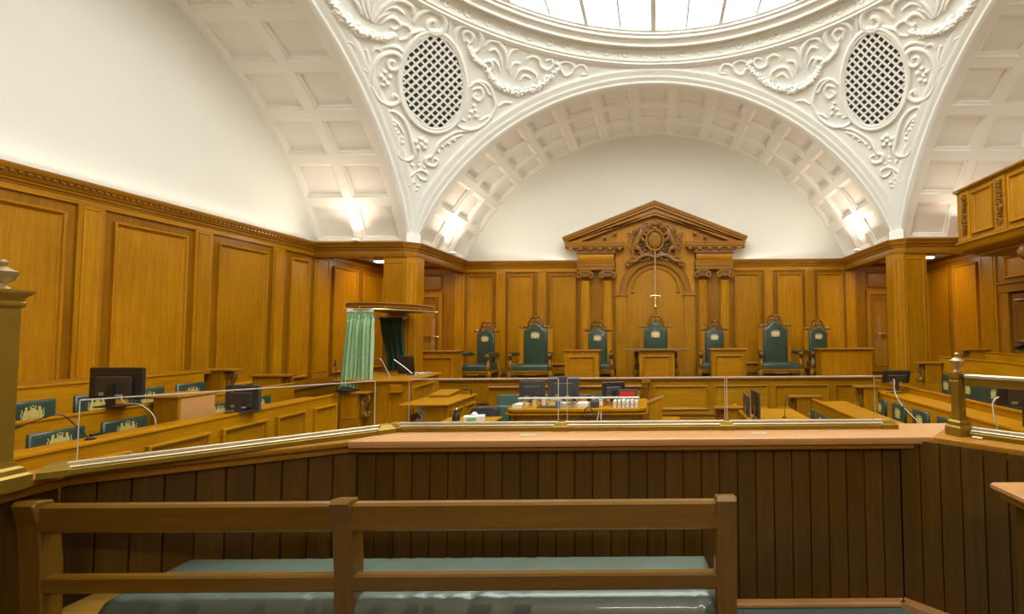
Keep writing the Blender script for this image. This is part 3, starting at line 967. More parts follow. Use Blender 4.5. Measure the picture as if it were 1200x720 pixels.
pob('back_board', MB(fb).prism([(-1.96, .36), (1.96, .36), (1.96, 3.9), (0, 4.72), (-1.96, 3.9)], .02, .10), 'stile')
for s in (-1, 1):
    for x in (1.20, 1.76):
        col = MB(PF); col.smooth = 35
        rows = []
        for z, r in ((.70, .145), (.74, .15), (.80, .135), (.83, .125), (1.6, .125), (2.4, .117), (2.84, .108), (2.88, .12)):
            rows.append([(s * x + (r * (1 if (j % 2 == 0 or z < .83 or z > 2.85) else .9)) * math.cos(2 * PI * j / 24), YB - .24 + (r * (1 if (j % 2 == 0 or z < .83 or z > 2.85) else .9)) * math.sin(2 * PI * j / 24), z) for j in range(24)])
        col.rings(rows)
        c = pob('column', col, 'oak_z')
        cap = MB(PF)
        cap.box(s * x - .15, s * x + .15, YB - .38, YB - .08, 3.10, 3.15)
        cap.box(s * x - .13, s * x + .13, YB - .36, YB - .1, 2.98, 3.10)
        for q in (-1, 1):
            for yy in (YB - .38, ):
                cap.smooth = 40
                cap.tube([(s * x + q * .15, yy + .02, 3.0), (s * x + q * .17, yy, 3.04), (s * x + q * .13, yy, 3.08), (s * x + q * .09, yy, 3.03), (s * x + q * .12, yy, 2.97), (s * x + q * .17, yy, 2.96), (s * x + q * .20, yy, 3.02), (s * x + q * .17, yy, 3.09), (s * x, yy, 3.10)],
                         [.02, .025, .025, .03, .03, .03, .03, .025, .02], 6, sub=2)
        for q in range(-2, 3):
            cap.ball((s * x + q * .04, YB - .37, 2.99), (.02, .02, .03), 6, 4)
        pob('capital', cap, 'carved_z', c)
        pob('pedestal', MB(PF).box(s * x - .17, s * x + .17, YB - .42, YB - .05, .36, .70), 'oak_z', c)
    # architrave, pulvinated frieze, dentilled cornice over each pair
    x0, x1 = (s * 1.02, s * 1.96) if s > 0 else (s * 1.96, s * 1.02)
    pob('architrave', MB(PF).box(x0, x1, YB - .40, YB, 3.15, 3.24).box(x0 - .01, x1 + .01, YB - .42, YB, 3.24, 3.33).box(x0 - .03, x1 + .03, YB - .44, YB, 3.33, 3.37), 'rail_x')
    fz = MB(PF); fz.smooth = 50
    sec = [(.0, 3.37), (.36, 3.37), (.40, 3.40), (.425, 3.46), (.42, 3.52), (.38, 3.56), (0, 3.56)]
    fz.rings([[(x, YB - a, z) for a, z in sec] for x in (x0 + .02, x1 - .02)])
    pob('pulvinated_frieze', fz, 'oak_x')
    pob('carved_band', MB(PF).box(x0 - .02, x1 + .02, YB - .46, YB, 3.56, 3.66), 'carved_x')
    e0, e1 = (.78, 2.2) if s > 0 else (-2.2, -.78)
    crn = MB(PF)
    for a, z0, z1 in ((.0, 3.70, 3.74), (.04, 3.74, 3.80), (.06, 3.80, 3.84)):
        crn.box(e0 - a * (s < 0) * 1, e1 + a * (s > 0), YB - .58 - a, YB, z0, z1)
    crn.box(x0 - .10, x1 + .10, YB - .50, YB, 3.66, 3.70)
    pob('cornice', crn, 'rail_x')
    for i in range(6):
        xx = e0 + .1 + i * (e1 - e0 - .2) / 5
        pob('modillion', MB(PF).box(xx - .04, xx + .04, YB - .58, YB - .44, 3.645, 3.70), 'rail_z')
    # raking cornice
    p0 = Vector((s * 2.27, 3.84)); p1 = Vector((0, 4.74))
    t = (p1 - p0).normalized(); n = Vector((-t.y, t.x)) * (1 if s < 0 else -1)
    if n.y < 0: n = -n
    rk = MB(PF)
    for off0, off1, dep in ((-.20, -.14, .46), (-.14, -.03, .50), (-.03, .04, .60), (.04, .08, .66), (.08, .12, .70)):
        q = [p0 + n * off0, p1 + Vector((0, off0 / n.y)), p1 + Vector((0, off1 / n.y)), p0 + n * off1]
        q[0].y = max(q[0].y, 3.84 + off0 * .0); q[3].x = s * (2.27 + max(0, off1) * .4)
        rk.rings([[(v.x, YB - dep, v.y) for v in q], [(v.x, YB, v.y) for v in q]])
    pob('raking_cornice', rk, 'rail_x')
    for i in range(4):
        c = p0 + (p1 - p0) * (.17 + i * .115) - n * .24
        m_ = MB(PF)
        a = t * .04; b_ = n * .03
        q = [c - a - b_, c + a - b_, c + a + b_, c - a + b_]
        m_.rings([[(v.x, YB - .46, v.y) for v in q], [(v.x, YB - .30, v.y) for v in q]])
        pob('modillion', m_, 'rail_z')
    # tympanum wing and niche pilaster with impost
    pob('tympanum_panel', MB(fb).prism([(s * .97, 3.84), (s * 2.1, 3.84), (s * .97, 4.30)], .1, .22), 'rail_x')
    pob('niche_pilaster', MB(PF).box(min(s * .74, s * 1.0), max(s * .74, s * 1.0), YB - .22, YB, .36, 2.50), 'oak_z')
    pob('impost', MB(PF).box(min(s * .70, s * 1.02), max(s * .70, s * 1.02), YB - .27, YB, 2.50, 2.54).box(min(s * .72, s * 1.01), max(s * .72, s * 1.01), YB - .25, YB, 2.54, 2.60), 'rail_x')


def arch_band(r0, r1, cz, y0, y1, mat, name, steps=((0, 0),), n=28):
    mb = MB(PF); mb.smooth = 40
    R = []
    prof = [(r0, y1), (r0, y0 + .02), (r0 + .02, y0), ((r0 + r1) / 2, y0 + .015), (r1 - .03, y0), (r1 - .01, y0 - .01), (r1, y0 + .02), (r1, y1)]
    for i in range(n + 1):
        a = PI * i / n
        R.append([(math.cos(a) * r, y, cz + math.sin(a) * r) for r, y in prof])
    mb.rings(R)
    return pob(name, mb, mat)


arch_band(.73, .90, 2.58, YB - .27, YB - .05, 'rail_z', 'archivolt')
arch_band(.55, .61, 2.62, YB - .15, YB - .05, 'rail_z', 'inner_arch')
for s in (-1, 1):
    m_ = MB(PF); m_.smooth = 40
    m_.ball((s * .58, YB - .14, 2.60), (.05, .05, .05), 8, 6)
    pob('volute', m_, 'rail_z')
pob('niche_panel', MB(fb).prism([(-.74, .36), (.74, .36)] + [(.74 * math.cos(PI * i / 24), 2.58 + .74 * math.sin(PI * i / 24)) for i in range(25)], .1, .13), 'oak_z')
seg = [(-1.0, 3.84), (-.97, 4.38), (0, 4.60), (.97, 4.38), (1.0, 3.84), (1.0, 2.9)]
outer = [(1.0, 2.6), (1.0, 4.25), (0, 4.62), (-1.0, 4.25), (-1.0, 2.6)]
inner = [(-.90 * math.cos(PI * i / 20), 2.6 + .90 * math.sin(PI * i / 20)) for i in range(21)]
pob('spandrel_board', MB(fb).prism(outer + inner, .1, .20), 'oak_z')

# coat of arms carved in oak
ca = thing('coat_of_arms', 'carved oak royal coat of arms with lion and unicorn under the pediment', 'carving', (0, 12.3, 3.9))
CF = lambda p: (p[0], (YB - (YB - p[1]) * .62) - 12.3, p[2] - 3.9)
yb = YB - .30


def cob(name, mb, mat='carved_z', par=ca, **k):
    mb.smooth = 50
    return ob(name, mb, mat, par, **k)


cob('mount', MB(CF).prism([(-.45, 3.45), (.45, 3.45), (.5, 4.0), (.3, 4.28), (-.3, 4.28), (-.5, 4.0)], yb + .0, yb + .14, 'xzy'), 'carved_shade')
sh = MB(CF)
R = []
for k, y in ((1, yb), (1, yb - .09), (.85, yb - .13), (.5, yb - .15)):
    R.append([(.17 * k * math.cos(2 * PI * i / 20), y, 3.90 + .21 * k * math.sin(2 * PI * i / 20)) for i in range(20)])
sh.rings(R)
shield = cob('shield', sh, 'rail_z')
q = MB(CF)
q.box(-.008, .008, yb - .165, yb - .14, 3.74, 4.06); q.box(-.13, .13, yb - .165, yb - .14, 3.892, 3.908)
for xx, zz in ((-.06, 3.97), (.06, 3.83)):
    for k in (-.03, 0, .03): q.tube([(xx - .035, yb - .155, zz + k), (xx + .03, yb - .155, zz + k + .008)], .009, 5)
q.tube([(.04, yb - .155, 3.94), (.07, yb - .16, 3.98), (.05, yb - .155, 4.02)], .014, 5)
for k in range(4): q.tube([(-.09 + k * .02, yb - .155, 3.80), (-.09 + k * .02, yb - .155, 3.87)], .005, 4)
cob('quartering', q, 'carved_z', shield)
g_ = MB(CF)
g_.tube([(.22 * math.cos(2 * PI * i / 28), yb - .08, 3.90 + .265 * math.sin(2 * PI * i / 28)) for i in range(29)], .032, 7, caps=False)
for i in range(26):
    a = 2 * PI * i / 26
    g_.ball((.22 * math.cos(a), yb - .115, 3.90 + .265 * math.sin(a)), .013, 5, 3)
cob('garter', g_, 'rail_z')
cr = MB(CF)
cr.lathe([(.05, 4.17), (.075, 4.18), (.08, 4.22), (.065, 4.24), (.05, 4.26)], (0, yb - .06, 0), 12)
cr.lathe([(.08, 4.27), (.09, 4.28), (.085, 4.31), (.03, 4.33)], (0, yb - .06, 0), 12)
for k in range(-1, 2):
    cr.tube([(k * .07, yb - .1, 4.30), (k * .09, yb - .1, 4.36), (k * .03, yb - .1, 4.40), (0, yb - .1, 4.39)], .014, 5)
cr.ball((0, yb - .08, 4.42), .022, 6, 4)
cob('crown', cr, 'carved_z')
mt = MB(CF)
random.seed(3)
for s in (-1, 1):
    for k in range(7):
        a0 = .2 + k * .27
        x = s * (.08 + .06 * k); z = 4.27 - .02 * k + random.uniform(-.03, .03)
        mt.tube([(x * .6, yb - .05, z - .05), (x, yb - .11, z), (x + s * .07, yb - .11, z + .04), (x + s * .1, yb - .08, z - .01), (x + s * .06, yb - .09, z - .05), (x + s * .03, yb - .09, z - .02)], [.02, .026, .024, .022, .018, .012], 6)
        mt.tube([(s * (.26 + .015 * k), yb - .04, 4.15 - .09 * k), (s * (.33 + .01 * k), yb - .1, 4.2 - .1 * k), (s * (.36 + .012 * k), yb - .08, 4.13 - .1 * k)], [.015, .02, .01], 5)
for k in range(90):
    a = random.uniform(0, 2 * PI); rr = random.uniform(.27, .62)
    x, z = rr * math.cos(a) * 1.05, 3.92 + rr * math.sin(a) * .72
    mt.ball((x, yb - random.uniform(.01, .07), z), (random.uniform(.02, .045), .04, random.uniform(.02, .045)), 6, 4)
cob('mantling', mt, 'carved_z')['kind'] = 'stuff'
for s, nm in ((-1, 'lion'), (1, 'unicorn')):
    b_ = MB(CF)
    P = lambda x, z, y=0: (s * x, yb - .09 - y, z)
    b_.tube([P(.52, 3.66), P(.50, 3.78, .02), P(.43, 3.92, .03), P(.37, 4.04, .03), P(.35, 4.13, .03), P(.34, 4.19, .03)], [.07, .085, .075, .085, .07, .05], 9, sub=2)
    if s < 0:
        for k in range(12):
            a = 2 * PI * k / 12
            b_.ball((s * .36 + .07 * math.cos(a), yb - .12, 4.15 + .075 * math.sin(a)), .028, 6, 4)
        b_.ball(P(.35, 4.16, .05), (.055, .05, .06), 8, 6); b_.ball(P(.31, 4.14, .07), (.03, .03, .025), 6, 4)
        b_.ball(P(.33, 4.235, .03), .02, 5, 3); b_.ball(P(.40, 4.225, .03), .02, 5, 3)
    else:
        b_.tube([P(.36, 4.14, .03), P(.31, 4.21, .04), P(.26, 4.17, .04)], [.045, .04, .024], 7, sub=2)
        b_.tube([P(.30, 4.23, .04), P(.22, 4.38, .04)], [.012, .003], 5)
        b_.tube([P(.36, 4.23), P(.42, 4.15), P(.45, 4.04), P(.47, 3.96)], [.02, .03, .03, .015], 6)
    b_.tube([P(.38, 4.06, .03), P(.30, 4.08, .05), P(.25, 4.02, .05), P(.22, 4.03, .05)], [.045, .035, .028, .03], 7, sub=2)
    b_.tube([P(.40, 3.98, .03), P(.32, 3.94, .05), P(.27, 3.87, .05), P(.24, 3.88, .05)], [.045, .035, .028, .03], 7, sub=2)
    b_.tube([P(.50, 3.74, .02), P(.42, 3.68, .05), P(.36, 3.62, .04), P(.36, 3.55, .04), P(.32, 3.52, .04)], [.06, .055, .035, .028, .03], 7, sub=2)
    b_.tube([P(.52, 3.74, -.02), P(.58, 3.66), P(.54, 3.58), P(.56, 3.50), P(.51, 3.47)], [.06, .05, .035, .028, .03], 7, sub=2)
    b_.tube([P(.54, 3.72), P(.66, 3.72), P(.68, 3.86), P(.60, 3.96), P(.62, 4.08), P(.69, 4.10), P(.68, 4.02)], [.025, .022, .02, .02, .022, .03, .015], 6, sub=2)
    cob(nm, b_, 'carved_z')
rb_ = MB(CF)
for s in (-1, 1):
    rb_.tube([(s * .02, yb - .1, 3.46), (s * .2, yb - .12, 3.52), (s * .38, yb - .1, 3.46), (s * .5, yb - .12, 3.36), (s * .66, yb - .1, 3.35), (s * .74, yb - .1, 3.28), (s * .66, yb - .1, 3.24)], [.05, .05, .05, .05, .045, .04, .03], 7, sub=2)
    for k in range(9):
        rb_.ball((s * (.1 + .065 * k), yb - .1, 3.58 - .02 * k + random.uniform(-.02, .02)), random.uniform(.03, .05), 6, 4)
        rb_.ball((s * (.16 + .065 * k), yb - .08, 3.43 - .02 * k + random.uniform(-.02, .02)), random.uniform(.025, .04), 6, 4)
cob('motto_ribbon', rb_, 'carved_z')

# sword of justice
sw = thing('sword', 'gilt ceremonial sword hanging upright in the niche, hilt down', 'sword', (0, 12.28, 2.2))
SF = shifted((0, 12.22, 2.2))
m_ = MB(SF); m_.smooth = 40
m_.lathe([(.006, 3.62), (.013, 3.58), (.015, 2.52)], (-.0, 12.28, 0), 8)
for k in range(7): m_.lathe([(.016, 2.62 + k * .14), (.026, 2.635 + k * .14), (.016, 2.65 + k * .14)], (0, 12.28, 0), 8)
ob('scabbard', m_, 'brass_light', sw)
m_ = MB(SF); m_.smooth = 40
m_.tube([(-.12, 12.28, 2.47), (-.08, 12.28, 2.485), (0, 12.28, 2.49), (.08, 12.28, 2.485), (.12, 12.28, 2.47)], [.022, .014, .02, .014, .022], 8)
ob('crossguard', m_, 'bright_brass', sw)
m_ = MB(SF); m_.smooth = 40
m_.lathe([(.015, 2.48), (.022, 2.40), (.016, 2.28), (.02, 2.25), (.04, 2.23), (.045, 2.20), (.02, 2.16), (.006, 2.12)], (0, 12.28, 0), 10)
ob('grip', m_, 'bright_brass', sw)

# ------------------------------------------------------------------ judges' chairs
def make_chair(big):
    root = empty('throne_chair')
    hw, so, zt, zsh, zc = (.29, .405, 1.46, 1.30, 1.62) if big else (.23, .335, 1.33, 1.22, 1.50)
    aw = .50 if big else .43
    # frame of the back
    f = MB()
    for s in (-1, 1):
        f.box(min(s * hw, s * so), max(s * hw, s * so), .22, .275, .12, zsh + .02)
    f.box(-hw, hw, .235, .27, .5, zsh + .02)
    ob('back_frame', f, 'oak_z', root)
    pts = [(hw, .46), (hw, zsh - .02), (hw - .03, zsh), (hw * .62, zsh + .03), (hw * .42, zt - .05), (hw * .2, zt - .005), (0, zt)]
    outl = pts + [(-x, z) for x, z in reversed(pts[:-1])]
    b_ = MB(); b_.smooth = 50
    cz = .9
    R = []
    for k, y in ((1, .23), (1, .19), (.95, .165), (.8, .155)):
        R.append([(x * k, y + (0.02 if z < .6 else 0), cz + (z - cz) * (1 - (1 - k) * .5)) for x, z in outl])
    b_.rings(R)
    bk = ob('backrest', b_, 'leather', root)
    crest(bk, (0, .155, zsh - .13), 0, .225 if big else .20, eme_p, .85)
    # carved cresting
    c = MB(); c.smooth = 50
    T = lambda x, z: (x, .24, z)
    for s in (-1, 1):
        c.tube([T(0, zc - .05), T(s * .05, zc - .015), T(s * .11, zc - .03), T(s * .16, zt + .03), T(s * .19, zt - .04), T(s * .16, zt - .09), T(s * .13, zt - .05)], [.022, .026, .028, .028, .026, .022, .014], 7, sub=2)
        c.tube([T(0, zt + .02), T(s * .045, zt + .06), T(s * .09, zt + .05), T(s * .11, zt), T(s * .08, zt - .02)], [.022, .02, .02, .018, .014], 6, sub=2)
        c.tube([T(s * .17, zt - .02), T(s * .21, zsh + .06), T(s * .28, zsh + .07), T(s * .33, zsh + .04)], [.03, .034, .034, .028], 6, sub=2)
        c.tube([T(s * (so - .10), zsh + .03), T(s * (so - .04), zsh + .06), T(s * (so + .035), zsh + .06)], [.03, .026, .012], 6)
        c.ball(T(s * (so - .07), zsh + .035), (.05, .03, .02), 7, 4)
        c.ball(T(s * .07, zt + .05), (.025, .03, .025), 6, 4)
    c.ball(T(0, zt + .05), (.034, .03, .055), 8, 5)
    c.box(-.035, .035, .22, .26, zt - .02, zt + .05)
    ob('cresting', c, 'carved_x', root)
    # seat
    s_ = MB(); s_.smooth = 60
    w0 = aw - .08
    R = []
    for k, z in ((1, .36), (1.0, .44), (.96, .485), (.85, .50)):
        R.append([(-w0 * k, -.36 * k, z), (w0 * k, -.36 * k, z), ((w0 - .05) * k, .22, z + .0), (-(w0 - .05) * k, .22, z)])
    s_.rings(R)
    ob('seat', s_, 'leather', root)
    r_ = MB(); r_.prism([(-aw, -.38), (aw, -.38), (aw - .07, .28), (-aw + .07, .28)], .315, .355)
    r_.box(-aw + .06, aw - .06, -.36, -.33, .26, .315)
    for s in (-1, 0, 1): r_.ball((s * .1, -.36, .27), (.07, .02, .035), 7, 4)
    ob('seat_rail', r_, 'rail_x', root)
    for s in (-1, 1):
        a = MB(); a.smooth = 50
        xx = s * (aw - .05)
        a.tube([(xx, -.32, .35), (xx + s * .01, -.35, .45), (xx, -.33, .52), (xx, -.30, .60), (xx + s * .01, -.34, .67), (xx, -.38, .71)], [.045, .055, .04, .032, .045, .05], 8, sub=2)
        a.ball((xx, -.39, .70), (.05, .04, .045), 8, 5)
        a.tube([(xx, -.38, .71), (xx - s * .01, -.1, .70), (xx - s * .04, .23, .72)], [.035, .03, .035], 7)
        am = ob('arm', a, 'carved_z', root)
        p = MB(); p.smooth = 60
        p.rings([[(xx - s * .02 * t - .04, y, .72), (xx - s * .02 * t + .04, y, .72), (xx - s * .02 * t + .045, y, .745), (xx - s * .02 * t + .025, y, .775), (xx - s * .02 * t - .025, y, .775), (xx - s * .02 * t - .045, y, .745)] for y, t in ((-.34, 0), (-.1, 1), (.14, 2))])
        ob('arm_pad', p, 'leather', am)
        for y in (-.32, .22):
            l = MB(); l.smooth = 50
            x = s * (aw - (.05 if y < 0 else .11))
            d = -1 if y < 0 else 1
            l.tube([(x, y, .33), (x + s * .03, y + d * .02, .26), (x + s * .01, y, .16), (x - s * .01, y, .08), (x + s * .02, y + d * .02, .03), (x + s * .02, y + d * .03, .0)], [.055, .06, .038, .03, .042, .035], 8, sub=2)
            ob('leg', l, 'rail_z', root)
    st = MB(); st.box(-aw + .1, aw - .1, -.03, .01, .07, .11); st.box(-aw + .07, -aw + .11, -.28, .2, .07, .11); st.box(aw - .11, aw - .07, -.28, .2, .07, .11)
    ob('stretcher', st, 'rail_x', root)
    return root


big0 = make_chair(True)
sml0 = make_chair(False)
DZ = .535 - .175
chairs = [
    (sml0, -4.13, 11.75, -.22, 'small green leather throne chair turned sideways beside the panelled corner desk'),
    (big0, -2.89, 11.75, 0, 'large green leather throne chair with scrolled crest, open on all sides'),
    (sml0, -1.42, 11.95, 0, 'small green throne chair behind the pedestal desk nearer the green curtains'),
    (big0, .0, 11.85, 0, 'large green leather throne chair behind the central table, under the sword'),
    (sml0, 1.44, 11.95, 0, 'small green throne chair behind the pedestal desk on the gallery side of the central table'),
    (big0, 2.88, 11.75, 0, 'large green leather throne chair between the pedestal desk and the wide desk'),
    (sml0, 4.0, 11.95, .12, 'small green leather throne chair behind the wide plain-fronted desk'),
]
chairs[1] = chairs[1][:4] + ('large green throne chair, the first large one along from the green curtains',)
used = set()
for src, x, y, rz, lab in chairs:
    if id(src) in used: o = copy_tree(src)
    else: o = src; used.add(id(src))
    o.location = (x, y, DZ); o.rotation_euler = (0, 0, rz)
    tag(o, lab, 'chair', 'throne chairs on the dais')

# the dais floor goes below its front parapet
dais.location.z = DZ - .535


# ------------------------------------------------------------------ desks on the dais
def desk(name, label, x0, x1, y0, y1, zt, rz=0, over=.04, panels=1, topmat='rail_x', bx=None, top_t=.035):
    cx, cy = (x0 + x1) / 2, (y0 + y1) / 2
    t = thing(name, label, 'desk', (cx, cy, DZ), rz)
    hx, hy = (x1 - x0) / 2, (y1 - y0) / 2
    ob('desk_top', MB().bbox(-hx, hx, -hy, hy, zt - DZ - top_t, zt - DZ, .008), topmat, t)
    b0, b1 = bx or (-hx + over, hx - over)
    ob('body', MB().box(b0, b1, -hy + over, hy - over, 0, zt - DZ - top_t), 'oak_z', t)
    fr = lambda p: (p[0], -hy + over - p[2], p[1])
    if panels:
        w = (b1 - b0) / panels
        for i in range(panels):
            ob('panel', panel_mb(fr, b0 + i * w + .08, b0 + (i + 1) * w - .08, .16, zt - DZ - .14), 'oak_x', t)
    ob('plinth', MB().box(b0 - .02, b1 + .02, -hy + over - .02, hy - over + .02, 0, .08), 'rail_x', t)
    return t


desk('corner_desk', 'panelled oak desk in the corner beside the witness box canopy', -5.3, -4.34, 10.9, 11.3, 1.2, -.05, panels=1)
desk('pedestal_desk', 'narrow panelled desk in front of a small throne chair, before the paired columns by the curtain side', -2.08, -1.24, 11.1, 11.55, 1.19)
bpy.context.view_layer.update()
bpy.data.objects['pedestal_desk']['label'] = 'narrow panelled pedestal desk on the green curtain side of the central table'
desk('pedestal_desk', 'narrow panelled pedestal desk between the central table and a large throne chair', 1.2, 2.06, 11.05, 11.5, 1.2)
tb = desk('central_table', 'central oak table with overhanging green leather top under the sword', -.74, .78, 10.95, 11.5, 1.2, 0, .08, 1, 'rail_x', bx=(-.38, .40), top_t=.03)
ob('leather_top', MB().box(-.68, .68, -.2, .24, 1.2 - DZ, 1.2 - DZ + .004), 'leather_teal', tb)
desk('wide_desk', 'wide plain-fronted oak desk at the end of the dais beside the pier', 3.62, 4.84, 10.95, 11.45, 1.19, 0, .05, 0)

# ------------------------------------------------------------------ dais front
df = struct(ob('trim_20', MB().box(-XW, XW, 10.80, 10.86, WELL, .575), 'oak_x'))
df['label'] = 'oak front of the dais'
ob('cap_rail', MB().bbox(-XW, XW, 10.74, 10.9, .565, .60, .008), 'ledge', df)
ob('under_moulding', MB().sweep([(0, 0), (.02, 0), (.035, .03), (.035, .045), (0, .045)], [((-XW, 10.8, .52), (0, -1, 0)), ((XW, 10.8, .52), (0, -1, 0))]), 'rail_x', df)
fdd = fr_back(10.8)
x = -.08
for i in range(6):
    ob('panel', panel_mb(fdd, x + .03, x + 1.20, -.10, .42), 'oak_x', df)
    x += 1.31
ob('base_moulding', MB(fdd).box(-.08, XW, -.2, -.13, 0, .05).box(-.08, XW, -.34, -.26, 0, .1), 'rail_x', df)
for a, b_ in ((-5.9, -4.9), (-4.78, -3.75), (-3.62, -2.6)):
    ob('panel', panel_mb(fdd, a, b_, .0, .48, prof=((0, 0), (0, .01), (.02, .012), (.03, .002))), 'oak_x', df)
ob('base_moulding', MB(fdd).box(-5.9, -.3, .06, .10, 0, .05), 'rail_x', df)
m_ = MB(); scroll_mb(m_, -.3, 10.70, -.15, .50, 1, .09, .06)
brk = ob('console', MB().box(-.30, -.12, 10.66, 10.8, .50, .56).box(-.28, -.20, 10.68, 10.8, -.7, .5), 'rail_z', df)
ob('carved_scroll', m_, 'carved_z', brk)

# clerks' bench against the dais
cb = thing('clerks_bench', 'long bench with green leather back against the dais, behind the monitors', 'bench', (-1.85, 10.5, WELL))
cf = shifted((-1.85, 10.5, WELL))
ob('back_board', MB(cf).box(-3.5, -.32, 10.45, 10.5, WELL, .44), 'oak_x', cb)
ob('cap', MB(cf).bbox(-3.52, -.30, 10.38, 10.52, .44, .47, .006), 'ledge', cb)
ob('backrest', MB(cf).bbox(-3.3, -.36, 10.38, 10.45, -.05, .30, .02), 'leather_teal', cb)
ob('seat', MB(cf).bbox(-3.3, -.36, 9.95, 10.4, -.32, -.22, .02), 'leather_teal', cb)

# ------------------------------------------------------------------ seating tiers
def leather(parent, fr, u0, u1, v0, v1, w0=.0, th=.03, mat='leather'):
    R = []
    for i, h in ((0, 0), (.004, th * .7), (.02, th), (.05, th * 1.05)):
        R.append([(u0 + i, v0 + i, w0 + h), (u1 - i, v0 + i, w0 + h), (u1 - i, v1 - i, w0 + h), (u0 + i, v1 - i, w0 + h)])
    mb = MB(fr).rings(R); mb.smooth = 60
    return ob('leather_panel', mb, mat, parent)


def tier(name, label, side, X, y0, y1, zt, zb, leathers, lt, lb, cr_w=.17, cr_z=None, group=None, cap='oak_y', end=None, th=.05):
    """side -1: stands on the left, faces +x"""
    t = thing(name, label, 'bench', (X, y1, WELL), 0, group)
    L = shifted((X, y1, WELL))
    f0 = fr_left(X) if side < 0 else fr_right(X)
    fr = lambda p: L(f0(p))
    ob('board', MB(fr).box(y0, y1, zb, zt - .02, -th, 0), 'oak_y', t)
    ob('cap', MB(fr).box(y0, y1, zt - .02, zt - .008, -th - .012, .012).box(y0, y1, zt - .008, zt, -th - .004, .004), cap, t)
    for a, b_, cs in leathers:
        lp = leather(t, fr, a, b_, lb, lt)
        for c in cs:
            p = fr((c, (cr_z if cr_z is not None else (lt + lb) / 2), .032))
            crest(lp, p, PI / 2 if side < 0 else -PI / 2, cr_w)
    if end:
        xa, xb, ye, z1, z0, sc = end
        e = ob('bench_end', MB(L).box(xa, xb, ye - .06, ye + .06, z0, z1 - .02), 'oak_z', t)
        ob('cap', MB(L).bbox(min(xa, xb) - .03 - (.1 if sc < 0 else 0), max(xa, xb) + .03 + (.1 if sc > 0 else 0), ye - .09, ye + .09, z1 - .025, z1 + .005, .006), 'rail_x', e)
        fe = lambda p: L((p[0], ye - .06 - p[2], p[1]))
        ob('panel', panel_mb(fe, min(xa, xb) + .025, max(xa, xb) - .025, z1 - .36, z1 - .06, prof=((0, 0), (0, .004), (.01, .006), (.018, .001)), field=.0015), 'oak_z', e)
        m_ = MB(L); scroll_mb(m_, xb if sc > 0 else xa, ye, z1 - .36, z1 - .03, sc, .10, .045)
        ob('carved_scroll', m_, 'carved_z', e)
    return t


G = 'green-panelled benches along the side walls'
# left side (the jury)
t3 = tier('bench_tier', 'highest green-panelled bench row, against the long oak wall', -1, -6.1, 1.0, 6.72, 1.11, .2,
          [(a, a + .40, [a + .2]) for a in (3.5, 4.08, 4.66, 5.22, 5.77, 6.325)], .965, .66, .19, .83, end=(-6.3, -5.98, 6.95, 1.11, .1, 1))
ob('back_shelf', MB(shifted((-6.1, 6.72, WELL))).box(-XW + .05, -6.14, 1.0, 6.9, 1.06, 1.10), 'rail_y', t3)
t2 = tier('bench_tier', 'middle green-panelled bench row, below the one against the long oak wall', -1, -5.3, 1.0, 7.3, .885, .0,
          [(a, a + .42, [a + .21]) for a in (2.5, 3.07, 3.64, 4.21, 4.77, 5.80, 6.42)], .765, .50, .19, .655, end=(-5.95, -5.52, 7.40, .99, .1, 1))
t1 = tier('jury_front', 'oak panelled front of the side benches, nearest the glazed dock', -1, -4.4, 1.0, 6.9, .77, WELL, [], 0, 0, end=(-4.40, -4.14, 7.0, .775, WELL, 1))
L = shifted((-4.4, 6.9, WELL)); f0 = fr_left(-4.4)
for a, b_ in ((6.40, 6.84), (5.77, 6.24), (5.05, 5.63), (4.31, 4.91), (3.58, 4.17), (2.84, 3.44), (2.1, 2.7)):
    ob('panel', panel_mb(lambda p: L(f0(p)), a, b_, -.1, .64), 'oak_x', t1)
ob('desk_board', MB(L).box(-4.85, -4.46, 1.0, 6.85, .70, .73), 'oak_y', t1)
# cabinet standing in the middle row
cab = thing('lectern_box', 'plain oak box standing in the gap of the middle bench row', 'cabinet', (-5.1, 5.44, WELL))
L = shifted((-5.1, 5.44, WELL))
ob('body', MB(L).box(-5.26, -5.0, 5.22, 5.66, WELL, .93), 'oak_z', cab)
ob('lit_face', MB(L).box(-5.0, -4.99, 5.24, 5.64, .2, .92), 'ledge', cab)  # paler sheet puts the light into the colour of this face
ob('cap', MB(L).bbox(-5.42, -4.985, 5.20, 5.68, .93, .955, .006), 'rail_y', cab)
# tier floors
for i, (xa, xb, z) in enumerate(((-XW, -4.45, .0), (-XW, -5.36, .22), (5.26, XW, .25), (3.96, XW, -.05))):
    o = struct(ob('floor.%03d' % (i + 2), MB().box(xa, xb, -2, 7.6 if xa < 0 else 9.0, WELL, z), 'carpet'))

# right side
tier('bench_tier', 'short bench row highest up beneath the gallery, by the dark doorway', 1, 6.15, 6.0, 9.3, 1.17, .2, [], 0, 0, end=(5.88, 6.25, 9.35, 1.215, .2, -1))
tier('bench_tier', 'long bench row with one continuous green back, seen behind the brass urn post', 1, 5.2, 2.0, 9.13, 1.105, .0,
     [(2.2, 9.10, [8.88, 8.27, 7.62, 6.95, 6.3])], .785, .42, .165, .60, end=(4.88, 5.16, 9.05, 1.0, -.1, -1))
tr = tier('desk_row', 'long plain sloping desk front carrying monitors, before the continuous green row', 1, 3.9, 2.0, 8.9, .715, -.2, [], 0, 0)
tier('bench_tier', 'lower bench row of separate green squares below the desk with monitors', 1, 3.5, 2.5, 7.98, .625, WELL,
     [(8.0 - .04 - .585 * k - .40, 8.0 - .04 - .585 * k, [8.0 - .24 - .585 * k]) for k in range(6)], .53, .27, .16, .40, end=(3.25, 3.47, 7.85, .715, WELL, -1))
ob('desk_board', MB(shifted((3.9, 8.9, WELL))).box(3.54, 3.88, 2.5, 8.0, .58, .62), 'oak_y', tr)
